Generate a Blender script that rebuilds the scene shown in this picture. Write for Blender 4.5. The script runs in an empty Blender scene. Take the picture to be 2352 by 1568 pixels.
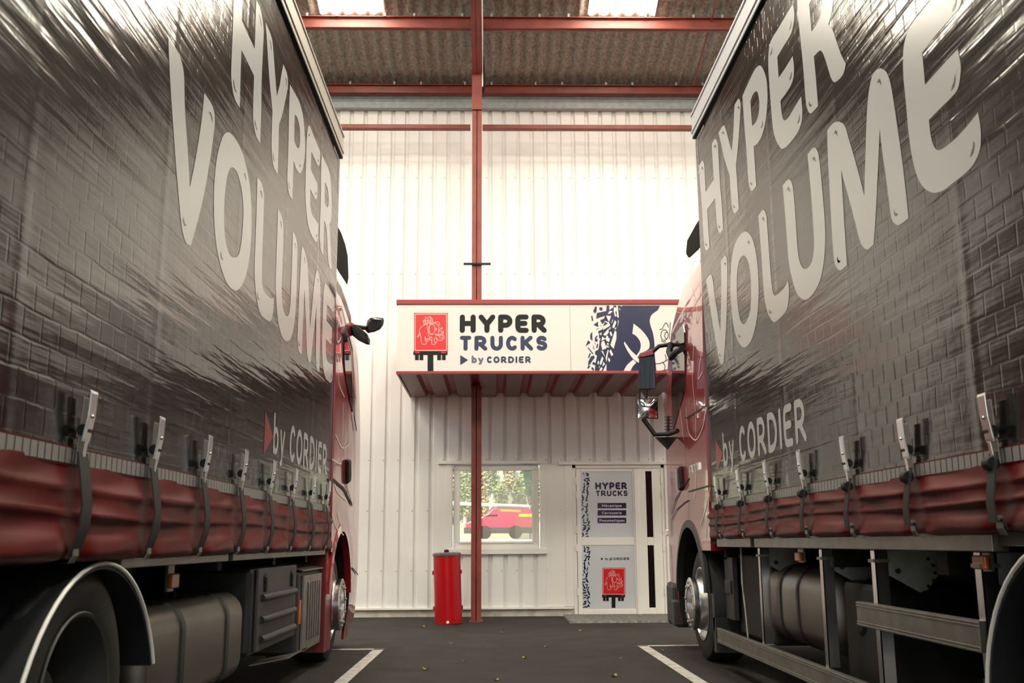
import bpy, bmesh, math, random
import numpy as np
from mathutils import Vector, Matrix
from mathutils.geometry import delaunay_2d_cdt
random.seed(7)
C = bpy.context.scene.collection
SC = bpy.context.scene
PI = math.pi
# ------------------------------------------------------------ camera
PW, PH = 2352, 1568
FPX, PITCH, YAW, ROLL = 2310.0, .1975, .0196, -.0052
_f = Vector((math.sin(YAW)*math.cos(PITCH), math.cos(YAW)*math.cos(PITCH), math.sin(PITCH)))
_r = Vector((math.cos(YAW), -math.sin(YAW), 0)); _u = _r.cross(_f)
RT = _r*math.cos(ROLL)+_u*math.sin(ROLL); UP = _u*math.cos(ROLL)-_r*math.sin(ROLL); FW = _f
CAM = Vector((0, 0, 1.0))
cd = bpy.data.cameras.new('camera'); cam = bpy.data.objects.new('camera', cd); C.objects.link(cam)
m = Matrix((RT, UP, -FW)).transposed().to_4x4(); m.translation = CAM; cam.matrix_world = m
cd.sensor_width = 36; cd.lens = FPX/PW*36; cd.clip_end = 400
cd.dof.use_dof = True; cd.dof.focus_distance = 12.5; cd.dof.aperture_fstop = 5.6
SC.camera = cam
# ------------------------------------------------------------ light
SC.view_settings.view_transform = 'Standard'; SC.view_settings.look = 'None'
SC.view_settings.gamma = 1; SC.view_settings.use_curve_mapping = False
SC.view_settings.exposure = 0.34
SC.cycles.max_bounces = 8; SC.cycles.diffuse_bounces = 4; SC.cycles.glossy_bounces = 4
SC.cycles.sample_clamp_indirect = 6
w = bpy.data.worlds.new('world'); SC.world = w; w.use_nodes = True
wn = w.node_tree; sky = wn.nodes.new('ShaderNodeTexSky'); sky.sky_type = 'NISHITA'; sky.sun_disc = False
sky.sun_elevation = math.radians(42); sky.sun_rotation = math.radians(200)
wn.links.new(sky.outputs[0], wn.nodes['Background'].inputs[0]); wn.nodes['Background'].inputs[1].default_value = .26
sd = bpy.data.lights.new('sun', 'SUN'); sd.energy = 4.6; sd.angle = .01; sd.color = (1, .95, .86)
sun = bpy.data.objects.new('sun', sd); C.objects.link(sun); sun.location = (-6, -20, 25)
sun.rotation_euler = Vector((.35, .75, -.62)).to_track_quat('-Z', 'Y').to_euler()
SKY_W = 25.0       # glow of the skylight sheets, seen ones and added unseen rows

# ------------------------------------------------------------ pixel -> place
def ray(x, y): return RT*((x-PW/2)/FPX)-UP*((y-PH/2)/FPX)+FW
def at_y(x, y, Y): r = ray(x, y); return CAM+r*(Y/r.y)
def at_x(x, y, X): r = ray(x, y); return CAM+r*(X/r.x)
def at_z(x, y, Z): r = ray(x, y); return CAM+r*((Z-1)/r.z)

# ------------------------------------------------------------ materials
def mat(name, col, rough=.5, metal=0, coat=0, spec=.5, emit=None, es=0, alpha=1, trans=0):
    mt = bpy.data.materials.new(name); mt.use_nodes = True
    b = mt.node_tree.nodes['Principled BSDF']
    b.inputs['Base Color'].default_value = (*col, 1); b.inputs['Roughness'].default_value = rough
    b.inputs['Metallic'].default_value = metal; b.inputs['Coat Weight'].default_value = coat
    b.inputs['Coat Roughness'].default_value = .04; b.inputs['Specular IOR Level'].default_value = spec
    b.inputs['Alpha'].default_value = alpha; b.inputs['Transmission Weight'].default_value = trans
    if emit: b.inputs['Emission Color'].default_value = (*emit, 1); b.inputs['Emission Strength'].default_value = es
    return mt
def nodes(mt): return mt.node_tree.nodes, mt.node_tree.links, mt.node_tree.nodes['Principled BSDF']
def vary(mt, c1, c2, scale=8, detail=6, lo=.35, hi=.65, bump=0, stretch=(1, 1, 1), bscale=None, bdist=.01):
    n, l, b = nodes(mt)
    tc = n.new('ShaderNodeTexCoord'); mp = n.new('ShaderNodeMapping'); mp.inputs['Scale'].default_value = stretch
    l.new(tc.outputs['Object'], mp.inputs[0])
    ns = n.new('ShaderNodeTexNoise'); ns.inputs['Scale'].default_value = scale; ns.inputs['Detail'].default_value = detail
    l.new(mp.outputs[0], ns.inputs['Vector'])
    cr = n.new('ShaderNodeValToRGB'); cr.color_ramp.elements[0].position = lo; cr.color_ramp.elements[1].position = hi
    cr.color_ramp.elements[0].color = (*c1, 1); cr.color_ramp.elements[1].color = (*c2, 1)
    l.new(ns.outputs[0], cr.inputs[0]); l.new(cr.outputs[0], b.inputs['Base Color'])
    if bump:
        n2 = n.new('ShaderNodeTexNoise'); n2.inputs['Scale'].default_value = bscale or scale*4; n2.inputs['Detail'].default_value = 5
        l.new(mp.outputs[0], n2.inputs['Vector'])
        bp = n.new('ShaderNodeBump'); bp.inputs['Strength'].default_value = bump; bp.inputs['Distance'].default_value = bdist
        l.new(n2.outputs[0], bp.inputs['Height']); l.new(bp.outputs[0], b.inputs['Normal'])
    return mt
M = {}
M['asphalt'] = vary(mat('asphalt', (.04, .036, .034), .8, spec=.3), (.013, .011, .0105), (.026, .0225, .021), 3, 10, .3, .7, .5, bscale=90)
M['cladding'] = vary(mat('white_cladding', (.8, .78, .74), .42), (.76, .75, .745), (.83, .82, .815), 1.2, 4)
M['white'] = mat('white_pvc', (.82, .80, .76), .35)
M['concrete'] = vary(mat('concrete', (.5, .47, .42), .9), (.36, .33, .29), (.58, .55, .5), 6, 8, bump=.3)
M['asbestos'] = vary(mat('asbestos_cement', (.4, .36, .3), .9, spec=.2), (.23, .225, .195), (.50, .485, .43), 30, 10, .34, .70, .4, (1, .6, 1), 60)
def corrugation_shade(mt):  # light and dark bands painted along the corrugations in place of shading
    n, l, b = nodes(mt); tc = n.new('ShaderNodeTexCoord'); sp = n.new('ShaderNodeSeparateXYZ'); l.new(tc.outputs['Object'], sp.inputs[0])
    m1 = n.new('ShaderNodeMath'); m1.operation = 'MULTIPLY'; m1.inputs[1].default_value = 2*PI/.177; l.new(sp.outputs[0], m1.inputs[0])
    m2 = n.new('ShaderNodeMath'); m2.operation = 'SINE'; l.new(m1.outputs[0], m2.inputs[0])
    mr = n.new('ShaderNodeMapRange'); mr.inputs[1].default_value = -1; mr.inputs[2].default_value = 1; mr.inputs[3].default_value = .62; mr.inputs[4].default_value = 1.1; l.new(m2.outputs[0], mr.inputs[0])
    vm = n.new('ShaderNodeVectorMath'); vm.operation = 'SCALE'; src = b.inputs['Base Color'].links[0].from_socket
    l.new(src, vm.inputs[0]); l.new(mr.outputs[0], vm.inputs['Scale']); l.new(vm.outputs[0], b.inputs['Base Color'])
corrugation_shade(M['asbestos'])
M['red_steel'] = vary(mat('red_oxide_steel', (.36, .07, .045), .5), (.16, .027, .018), (.22, .04, .027), 5, 6)
M['red_trim'] = mat('red_lacquer_trim', (.25, .02, .021), .38)
M['galv'] = vary(mat('galvanised_steel', (.45, .47, .47), .6, 0), (.27, .31, .32), (.35, .39, .40), 12, 5)
M['grate'] = vary(mat('grating_steel', (.3, .3, .29), .5, .6), (.2, .2, .19), (.38, .38, .36), 30, 4)
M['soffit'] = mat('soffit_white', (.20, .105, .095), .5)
M['sign'] = mat('sign_white', (.63, .61, .59), .22)
M['ink'] = mat('sign_black', (.008, .008, .009), .35, spec=.2)
M['navy'] = mat('sign_navy', (.010, .014, .055), .25)
M['logo_red'] = mat('sign_red', (.60, .012, .015), .25)
M['logo_line'] = mat('sign_pale_line', (.75, .5, .45), .3)
M['grey_ink'] = mat('sign_grey', (.10, .10, .13), .3)
M['film'] = mat('frosted_film', (.58, .61, .66), .25)
M['dark_glass'] = mat('dark_glass', (.006, .006, .007), .04)
M['bin_red'] = mat('bin_red', (.33, .002, .005), .32, spec=.35)
M['black'] = mat('black_plastic', (.010, .010, .011), .55, spec=.25)
M['black_gloss'] = mat('black_gloss', (.006, .006, .007), .25, spec=.3)
M['rubber'] = vary(mat('tyre_rubber', (.008, .008, .008), .75), (.006, .006, .006), (.011, .0105, .010), 20, 4, bump=.2)
M['steel'] = mat('bright_steel', (.62, .62, .63), .22, 1)
M['alu'] = vary(mat('aluminium', (.26, .245, .225), .42, .8), (.22, .205, .19), (.28, .265, .245), 9, 4)
M['tank'] = vary(mat('tank_aluminium', (.17, .15, .135), .36, .85), (.14, .125, .11), (.175, .155, .14), 3, 3)
M['cab_red'] = mat('cab_red', (.23, .003, .006), .3, coat=1)
M['pvc_red'] = vary(mat('red_tarpaulin', (.08, .0015, .002), .42, spec=.18), (.062, .001, .0015), (.09, .0016, .002), 2.5, 4, bump=.12, bscale=9)
M['rail'] = mat('rail_grey', (.36, .33, .29), .4, .2)
M['rail_pale'] = mat('rail_silver', (.46, .46, .50), .4, .1)
M['letter'] = mat('letter_grey', (.37, .37, .38), .24)
M['letter_dark'] = mat('letter_mark', (.05, .048, .045), .25)
M['tri'] = mat('triangle_red', (.20, .022, .02), .3)
M['tape'] = mat('reflective_tape', (.19, .19, .188), .4)
M['web'] = mat('strap_webbing', (.016, .016, .017), .7)
M['amber'] = mat('amber_lens', (.55, .12, .012), .25)
M['lens'] = mat('clear_lens', (.7, .68, .68), .15)
M['grey_plastic'] = mat('grey_plastic', (.028, .028, .032), .5)
M['dark_grey'] = mat('dark_grey_plastic', (.014, .0145, .017), .5)
M['dark'] = mat('chassis_black', (.008, .008, .008), .7)
M['body'] = mat('body_grey', (.12, .115, .11), .6)
M['stripe'] = mat('pinstripe', (.55, .5, .5), .3)
M['rim_grey'] = mat('rim_grey', (.035, .035, .035), .6)
M['flap'] = mat('flap_red', (.13, .006, .009), .4)
M['line'] = vary(mat('line_paint', (.55, .53, .5), .75), (.30, .28, .26), (.52, .5, .47), 12, 8)
M['deflector'] = mat('deflector_black', (.005, .005, .005), .7, spec=.06)
M['leaf'] = mat('dry_leaf', (.30, .22, .05), .8)
M['cable'] = mat('white_cable', (.75, .73, .70), .4)
M['wheel'] = mat('wheel_alloy', (.5, .5, .5), .3, .9)
M['skylight'] = mat('skylight_sheet', (.8, .78, .7), .6, emit=(1, .93, .755), es=SKY_W)
M['grass'] = vary(mat('hill_grass', (.3, .3, .1), .9), (.40, .40, .22), (.60, .55, .38), .35, 8)
M['gravel'] = vary(mat('yard_gravel', (.5, .45, .38), .9), (.42, .38, .32), (.56, .51, .44), 2, 8)
M['foliage'] = vary(mat('foliage', (.16, .2, .05), .8), (.20, .25, .10), (.40, .40, .18), 1.5, 6)
M['foliage_gold'] = vary(mat('foliage_gold', (.4, .3, .1), .8), (.42, .32, .14), (.55, .46, .26), 1.5, 6)
M['bark'] = mat('pale_bark', (.5, .45, .38), .9)
M['van_red'] = mat('van_red', (.62, .02, .07), .3, coat=.5)
M['yellow'] = mat('yellow_letter', (.75, .45, .02), .4)
M['paper'] = mat('paper_sheet', (.85, .84, .8), .8, alpha=.35)
M['green'] = mat('green_film', (.25, .5, .3), .5, alpha=.6)
M['office'] = mat('office_dark', (.05, .05, .05), .8)
def glassmat():
    mt = bpy.data.materials.new('window_glass'); mt.use_nodes = True; n = mt.node_tree.nodes; l = mt.node_tree.links
    n.clear(); o = n.new('ShaderNodeOutputMaterial'); t = n.new('ShaderNodeBsdfTransparent'); g = n.new('ShaderNodeBsdfGlossy'); g.inputs['Roughness'].default_value = .01
    t.inputs[0].default_value = (.97, .98, .97, 1); x = n.new('ShaderNodeMixShader'); fr = n.new('ShaderNodeFresnel'); fr.inputs[0].default_value = 1.45
    l.new(fr.outputs[0], x.inputs[0]); l.new(t.outputs[0], x.inputs[1]); l.new(g.outputs[0], x.inputs[2]); l.new(x.outputs[0], o.inputs[0]); return mt
M['glass'] = glassmat()
def curtain_mat():
    mt = mat('curtain_tarpaulin', (.008, .0072, .0062), .17, spec=.46)
    n, l, b = nodes(mt)
    tc = n.new('ShaderNodeTexCoord'); sp = n.new('ShaderNodeSeparateXYZ'); cb = n.new('ShaderNodeCombineXYZ')
    l.new(tc.outputs['Object'], sp.inputs[0]); l.new(sp.outputs[1], cb.inputs[0]); l.new(sp.outputs[2], cb.inputs[1])
    br = n.new('ShaderNodeTexBrick'); br.inputs['Scale'].default_value = 1; br.inputs['Mortar Size'].default_value = .009
    br.inputs['Mortar Smooth'].default_value = 1; br.inputs['Brick Width'].default_value = .13; br.inputs['Row Height'].default_value = .09
    br.inputs['Color1'].default_value = (1, 1, 1, 1); br.inputs['Color2'].default_value = (.9, .9, .9, 1); br.inputs['Mortar'].default_value = (0, 0, 0, 1)
    nw = n.new('ShaderNodeTexNoise'); nw.inputs['Scale'].default_value = 3; nw.inputs['Detail'].default_value = 2
    l.new(cb.outputs[0], nw.inputs['Vector'])
    mx = n.new('ShaderNodeVectorMath'); mx.operation = 'MULTIPLY_ADD'; mx.inputs[1].default_value = (.03, .03, 0)
    l.new(nw.outputs['Color'], mx.inputs[0]); l.new(cb.outputs[0], mx.inputs[2]); l.new(mx.outputs[0], br.inputs['Vector'])
    # the pressed grid is strong in patches only
    nm = n.new('ShaderNodeTexNoise'); nm.inputs['Scale'].default_value = .55; nm.inputs['Detail'].default_value = 2
    l.new(cb.outputs[0], nm.inputs['Vector'])
    mr = n.new('ShaderNodeMapRange'); mr.inputs[1].default_value = .38; mr.inputs[2].default_value = .62; mr.inputs[3].default_value = .03; mr.inputs[4].default_value = .26
    l.new(nm.outputs[0], mr.inputs[0])
    b1 = n.new('ShaderNodeBump'); b1.inputs['Distance'].default_value = .0035
    l.new(br.outputs['Color'], b1.inputs['Height']); l.new(mr.outputs[0], b1.inputs['Strength'])
    n2 = n.new('ShaderNodeTexNoise'); n2.inputs['Scale'].default_value = 2.2; n2.inputs['Detail'].default_value = 4
    l.new(cb.outputs[0], n2.inputs['Vector'])
    b2 = n.new('ShaderNodeBump'); b2.inputs['Distance'].default_value = .03; b2.inputs['Strength'].default_value = .15
    l.new(n2.outputs[0], b2.inputs['Height']); l.new(b1.outputs[0], b2.inputs['Normal'])
    # long soft creases along the lorry, stronger towards the rear
    mpc = n.new('ShaderNodeMapping'); mpc.inputs['Scale'].default_value = (.55, 6.5, 1); mpc.inputs['Rotation'].default_value = (0, 0, .05)
    l.new(cb.outputs[0], mpc.inputs[0]); n3 = n.new('ShaderNodeTexNoise'); n3.inputs['Scale'].default_value = 1.6; n3.inputs['Detail'].default_value = 3; l.new(mpc.outputs[0], n3.inputs['Vector'])
    b4 = n.new('ShaderNodeBump'); b4.inputs['Distance'].default_value = .03
    mr4 = n.new('ShaderNodeMapRange'); mr4.inputs[1].default_value = 9.2; mr4.inputs[2].default_value = 6.0; mr4.inputs[3].default_value = .035; mr4.inputs[4].default_value = .27
    l.new(sp.outputs[1], mr4.inputs[0]); l.new(mr4.outputs[0], b4.inputs['Strength']); l.new(n3.outputs[0], b4.inputs['Height']); l.new(b2.outputs[0], b4.inputs['Normal']); b2 = b4
    # vertical welds about every 1.2 m
    wv = n.new('ShaderNodeTexWave'); wv.wave_type = 'BANDS'; wv.bands_direction = 'X'; wv.inputs['Scale'].default_value = .26
    l.new(cb.outputs[0], wv.inputs['Vector'])
    pw = n.new('ShaderNodeMath'); pw.operation = 'POWER'; pw.inputs[1].default_value = 120
    l.new(wv.outputs['Fac'], pw.inputs[0])
    b3 = n.new('ShaderNodeBump'); b3.inputs['Distance'].default_value = .004; b3.inputs['Strength'].default_value = .35
    l.new(pw.outputs[0], b3.inputs['Height']); l.new(b2.outputs[0], b3.inputs['Normal'])
    l.new(b3.outputs[0], b.inputs['Normal'])
    return mt
M['curtain'] = curtain_mat()

# ------------------------------------------------------------ mesh helpers
WL = {}   # world location of every built object
class MB:
    def __init__(s): s.v = []; s.f = []; s.m = []; s.mi = 0; s.flats = {}
    def vert(s, p): s.v.append(tuple(p)); return len(s.v)-1
    def face(s, idx): s.f.append(tuple(idx)); s.m.append(s.mi)
    def poly(s, pts): s.face([s.vert(p) for p in pts]); return s
    def box(s, x0, y0, z0, x1, y1, z1):
        i = [s.vert((x, y, z)) for z in (z0, z1) for y in (y0, y1) for x in (x0, x1)]
        for q in ((0, 2, 3, 1), (4, 5, 7, 6), (0, 1, 5, 4), (2, 6, 7, 3), (0, 4, 6, 2), (1, 3, 7, 5)): s.face([i[k] for k in q])
        return s
    def prism(s, pts, d):      # planar loop of 3D points pushed along d
        d = Vector(d); n = len(pts); a = [s.vert(p) for p in pts]; b = [s.vert(Vector(p)+d) for p in pts]
        s.face(a[::-1]); s.face(b)
        for k in range(n): s.face((a[k], a[(k+1) % n], b[(k+1) % n], b[k]))
        return s
    def tube(s, pts, r, n=8, r2=None):
        pts = [Vector(p) for p in pts]; rings = []
        up = None
        for i, p in enumerate(pts):
            t = (pts[min(i+1, len(pts)-1)]-pts[max(i-1, 0)]).normalized()
            if up is None: up = t.orthogonal().normalized()
            up = (up-t*up.dot(t)).normalized(); sd_ = t.cross(up)
            rr = r if r2 is None else r+(r2-r)*i/(len(pts)-1)
            rings.append([s.vert(p+(up*math.cos(2*PI*k/n)+sd_*math.sin(2*PI*k/n))*rr) for k in range(n)])
        for a, b in zip(rings, rings[1:]):
            for k in range(n): s.face((a[k], a[(k+1) % n], b[(k+1) % n], b[k]))
        s.face(rings[0][::-1]); s.face(rings[-1]); return s
    def lathe(s, prof, o, ax, n=40, close=True):   # prof [(r, along axis)]
        o = Vector(o); ax = Vector(ax).normalized(); e1 = ax.orthogonal().normalized(); e2 = ax.cross(e1); rings = []
        for r, h in prof:
            rings.append([s.vert(o+ax*h+(e1*math.cos(2*PI*k/n)+e2*math.sin(2*PI*k/n))*r) for k in range(n)])
        for a, b in zip(rings, rings[1:]):
            for k in range(n): s.face((a[k], a[(k+1) % n], b[(k+1) % n], b[k]))
        if close: s.face(rings[0][::-1]); s.face(rings[-1])
        return s
    def loft(s, loops, cap=True):
        rs = [[s.vert(p) for p in L] for L in loops]; n = len(rs[0])
        for a, b in zip(rs, rs[1:]):
            for k in range(n): s.face((a[k], a[(k+1) % n], b[(k+1) % n], b[k]))
        if cap: s.face(rs[0][::-1]); s.face(rs[-1])
        return s
    def grid(s, fn, nu, nv):
        i = [[s.vert(fn(a/nu, b/nv)) for b in range(nv+1)] for a in range(nu+1)]
        for a in range(nu):
            for b in range(nv): s.face((i[a][b], i[a+1][b], i[a+1][b+1], i[a][b+1]))
        return s
    def flush(s):      # merge overlapping strokes into one clean sheet
        for f, P in list(s.flats.values()):
            vs = []; fs_ = []
            for q in P: fs_.append(list(range(len(vs), len(vs)+len(q)))); vs += [Vector(p) for p in q]
            ov, _, of, _, _, src = delaunay_2d_cdt(vs, [], fs_, 0, 1e-6)
            n0 = len(s.v); s.v += [tuple(f(p.x, p.y)) for p in ov]
            for t, sr in zip(of, src):
                if sr: s.face([n0+i for i in t])
        s.flats = {}
    def build(s, name, mats, parent=None, org=None, smooth=None, bevel=0, fix=True):
        if not isinstance(mats, (list, tuple)): mats = [mats]
        s.flush()
        base = Vector(WL[parent.name]) if parent else Vector((0, 0, 0))
        if org is None: org = base if parent else Vector((0, 0, 0))
        org = Vector(org)
        me = bpy.data.meshes.new(name)
        me.from_pydata([(x-org.x, y-org.y, z-org.z) for x, y, z in s.v], [], s.f)
        for mm in mats: me.materials.append(M[mm] if isinstance(mm, str) else mm)
        me.polygons.foreach_set('material_index', s.m)
        if fix:
            bm = bmesh.new(); bm.from_mesh(me); bmesh.ops.recalc_face_normals(bm, faces=bm.faces); bm.to_mesh(me); bm.free()
        me.update()
        o = bpy.data.objects.new(name, me); C.objects.link(o)
        if parent: o.parent = parent
        o.location = org-base; WL[o.name] = tuple(org)
        if smooth is not None:
            me.polygons.foreach_set('use_smooth', [True]*len(me.polygons))
            me.set_sharp_from_angle(angle=math.radians(smooth))
        if bevel:
            bv = o.modifiers.new('bevel', 'BEVEL'); bv.width = bevel; bv.segments = 2; bv.limit_method = 'ANGLE'
        return o
def thing(name, label, cat, loc=(0, 0, 0), group=None):
    o = bpy.data.objects.new(name, None); C.objects.link(o); o.location = loc; WL[o.name] = tuple(loc)
    o.empty_display_size = .1; return tag(o, label, cat, group)
def tag(o, label, cat, group=None):
    o['label'] = label; o['category'] = cat
    if group: o['group'] = group
    return o
def struct(o): o['kind'] = 'structure'; return o
def box(name, mt, x0, y0, z0, x1, y1, z1, parent=None, bevel=0, org=None):
    return MB().box(min(x0, x1), min(y0, y1), min(z0, z1), max(x0, x1), max(y0, y1), max(z0, z1)).build(name, mt, parent, bevel=bevel, org=org)

# flat shapes (lettering and emblems) laid on a plane through f(u, v) -> 3D
def smooth_loop(pts, n=6):
    out = []; N = len(pts)
    P = [Vector(p[:2]) for p in pts]; cor = [len(p) > 2 for p in pts]
    for i in range(N):
        a, b = P[i], P[(i+1) % N]
        ta = Vector((0, 0)) if cor[i] else (P[(i+1) % N]-P[i-1])*.5
        tb = Vector((0, 0)) if cor[(i+1) % N] else (P[(i+2) % N]-P[i])*.5
        if cor[i]: ta = (b-a)*.9
        if cor[(i+1) % N]: tb = (b-a)*.9
        L = (b-a).length
        if ta.length > L*1.2: ta = ta.normalized()*L*1.2
        if tb.length > L*1.2: tb = tb.normalized()*L*1.2
        for k in range(n):
            t = k/n; t2 = t*t; t3 = t2*t
            out.append(a*(2*t3-3*t2+1)+ta*(t3-2*t2+t)+b*(3*t2-2*t3)+tb*(t3-t2))
    return out
def flat(name, loops, f, mt, parent, off=None):   # loops: closed 2D loops, even-odd filled
    cu = bpy.data.curves.new(name, 'CURVE'); cu.dimensions = '2D'; cu.fill_mode = 'FRONT'
    for L in loops:
        sp = cu.splines.new('POLY'); sp.points.add(len(L)-1); sp.use_cyclic_u = True
        for q, p in zip(sp.points, L): q.co = (p[0], p[1], 0, 1)
    tmp = bpy.data.objects.new(name, cu); C.objects.link(tmp)
    dg = bpy.context.evaluated_depsgraph_get(); me = bpy.data.meshes.new_from_object(tmp.evaluated_get(dg))
    bpy.data.objects.remove(tmp); bpy.data.curves.remove(cu)
    mb = MB(); mb.v = [tuple(f(v.co.x, v.co.y)) for v in me.vertices]
    for p in me.polygons: mb.face(p.vertices)
    bpy.data.meshes.remove(me)
    return mb
def arc(cx, cy, rx, ry, a0, a1, n=14):
    return [(cx+rx*math.cos(math.radians(a0+(a1-a0)*k/n)), cy+ry*math.sin(math.radians(a0+(a1-a0)*k/n))) for k in range(n+1)]
GL = {  # skeleton strokes, u and v from 0 to 1 (lower case: v 0 to 1 is the x height)
 'H': (.80, [[(0, 0), (0, 1)], [(1, 0), (1, 1)], [(0, .52), (1, .52)]]),
 'Y': (.84, [[(0, 1), (.5, .45), (1, 1)], [(.5, .45), (.5, 0)]]),
 'P': (.72, [[(0, 0), (0, 1), (.5, 1)]+arc(.5, .69, .5, .31, 90, -90)+[(0, .38)]]),
 'E': (.68, [[(1, 1), (.25, 1)]+arc(.25, .75, .25, .25, 90, 180, 6)+[(0, .3)]+arc(.3, .3, .3, .3, 180, 270, 6)+[(1, 0)], [(0, .52), (.85, .52)]]),
 'R': (.76, [[(0, 0), (0, 1), (.45, 1)]+arc(.45, .71, .45, .29, 90, -90)+[(0, .42)], [(.42, .42), (1, 0)]]),
 'T': (.68, [[(0, 1), (1, 1)], [(.5, 1), (.5, 0)]]),
 'U': (.74, [[(0, 1), (0, .42)]+arc(.5, .42, .5, .42, 180, 360)+[(1, 1)]]),
 'C': (.68, [arc(.55, .5, .55, .5, 48, 312, 22)]),
 'K': (.74, [[(0, 0), (0, 1)], [(.95, 1), (.15, .47)], [(.3, .58), (1, 0)]]),
 'S': (.66, [arc(.5, .74, .48, .26, 30, 220, 12)+arc(.5, .26, .5, .26, 60, -150, 14)]),
 'O': (.82, [arc(.5, .5, .5, .5, 0, 360, 28)]),
 'D': (.80, [[(0, 0), (0, 1), (.35, 1)]+arc(.35, .5, .65, .5, 90, -90, 16)+[(0, 0)]]),
 'I': (0, [[(.5, 0), (.5, 1)]]),
 'M': (.95, [[(0, 0), (0, 1), (.5, .3), (1, 1), (1, 0)]]),
 'b': (.62, [[(0, 1.6), (0, 0)], arc(.5, .5, .5, .5, 0, 360, 22)]),
 'y': (.62, [[(0, 1), (.5, .05)], [(1, 1), (.4, -.4), (.15, -.42)]]),
 'a': (.56, [[(.1, .95)]+arc(.6, .65, .4, .35, 110, 0, 6)+[(1, 0)], arc(.5, .28, .5, .28, 0, 360, 18)]),
 'c': (.54, [arc(.55, .5, .55, .5, 50, 310, 18)]),
 'e': (.60, [[(0, .5), (1, .5)]+arc(.5, .5, .5, .5, 10, 315, 20)]),
 'é': (.60, [[(0, .5), (1, .5)]+arc(.5, .5, .5, .5, 10, 315, 20), [(.42, 1.35), (.68, 1.62)]]),
 'i': (0, [[(.5, 0), (.5, 1)], [(.5, 1.45), (.5, 1.5)]]),
 'm': (.95, [[(0, 0), (0, 1)], [(0, .6)]+arc(.25, .7, .25, .3, 160, 0, 8)+[(.5, 0)], [(.5, .6)]+arc(.75, .7, .25, .3, 160, 0, 8)+[(1, 0)]]),
 'n': (.58, [[(0, 0), (0, 1)], [(0, .55)]+arc(.5, .6, .5, .4, 160, 0, 10)+[(1, 0)]]),
 'o': (.60, [arc(.5, .5, .5, .5, 0, 360, 22)]),
 'q': (.62, [arc(.5, .5, .5, .5, 0, 360, 22), [(1, 1), (1, -.5)]]),
 'r': (.40, [[(0, 0), (0, 1)], [(0, .6)]+arc(.8, .5, .8, .5, 160, 80, 6)]),
 's': (.50, [arc(.5, .74, .46, .26, 30, 220, 10)+arc(.5, .26, .5, .26, 60, -150, 12)]),
 't': (.42, [[(.35, 1.45), (.35, .3)]+arc(.75, .3, .4, .3, 180, 280, 6), [(0, 1), (.95, 1)]]),
 'u': (.58, [[(0, 1), (0, .4)]+arc(.5, .4, .5, .4, 180, 360, 10), [(1, 1), (1, 0)]]),
 ' ': (.30, [])}
def ribbon(mb, pts, f, w, n=10):      # thick stroke with round ends and joints
    for a, b in zip(pts, pts[1:]):
        dx, dy = b[0]-a[0], b[1]-a[1]; L = math.hypot(dx, dy)
        if L < 1e-9: continue
        nx, ny = -dy/L*w/2, dx/L*w/2
        mb.flats.setdefault(id(f), (f, []))[1].append([(a[0]+nx, a[1]+ny), (a[0]-nx, a[1]-ny), (b[0]-nx, b[1]-ny), (b[0]+nx, b[1]+ny)])
    if n:
        for p in pts: mb.flats.setdefault(id(f), (f, []))[1].append([(p[0]+w/2*math.cos(2*PI*k/n), p[1]+w/2*math.sin(2*PI*k/n)) for k in range(n)])
def text(mb, s, u0, u1, v0, h, wt, f, gap=.16, xh=.72, n=10):   # cap height h, stroke wt*h, stretched to u0..u1
    sw = wt*h; tot = []
    for ch in s: tot.append(max(GL[ch][0]*h, sw) if ch != ' ' else .3*h)
    W = sum(tot)+gap*h*(len(s)-1); k = (u1-u0)/W; u = 0
    for ch, cw in zip(s, tot):
        hh = h if ch.isupper() else h*xh
        for st in GL[ch][1]:
            pts = [(u0+k*(u+sw/2+p[0]*max(cw-sw, 0)), v0+sw/2+p[1]*(hh-sw)) for p in st]
            ribbon(mb, pts, f, sw, n)
        u += cw+gap*h
def letters(parent, mt, s, u0, u1, v0, h, wt, f, gap=.16, xh=.72, n=10):      # every letter a mesh of its own
    sw = wt*h; tot = [max(GL[c][0]*h, sw) if c != ' ' else .3*h for c in s]
    k = (u1-u0)/(sum(tot)+gap*h*(len(s)-1)); u = 0
    for ch, cw in zip(s, tot):
        hh = h if ch.isupper() else h*xh; mb = MB()
        for st in GL[ch][1]: ribbon(mb, [(u0+k*(u+sw/2+p[0]*max(cw-sw, 0)), v0+sw/2+p[1]*(hh-sw)) for p in st], f, sw, n)
        mb.build('letter', mt, parent, fix=False); u += cw+gap*h
def polys2d(mb, lst, f):
    for P in lst: mb.poly([f(*p) for p in P])

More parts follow.
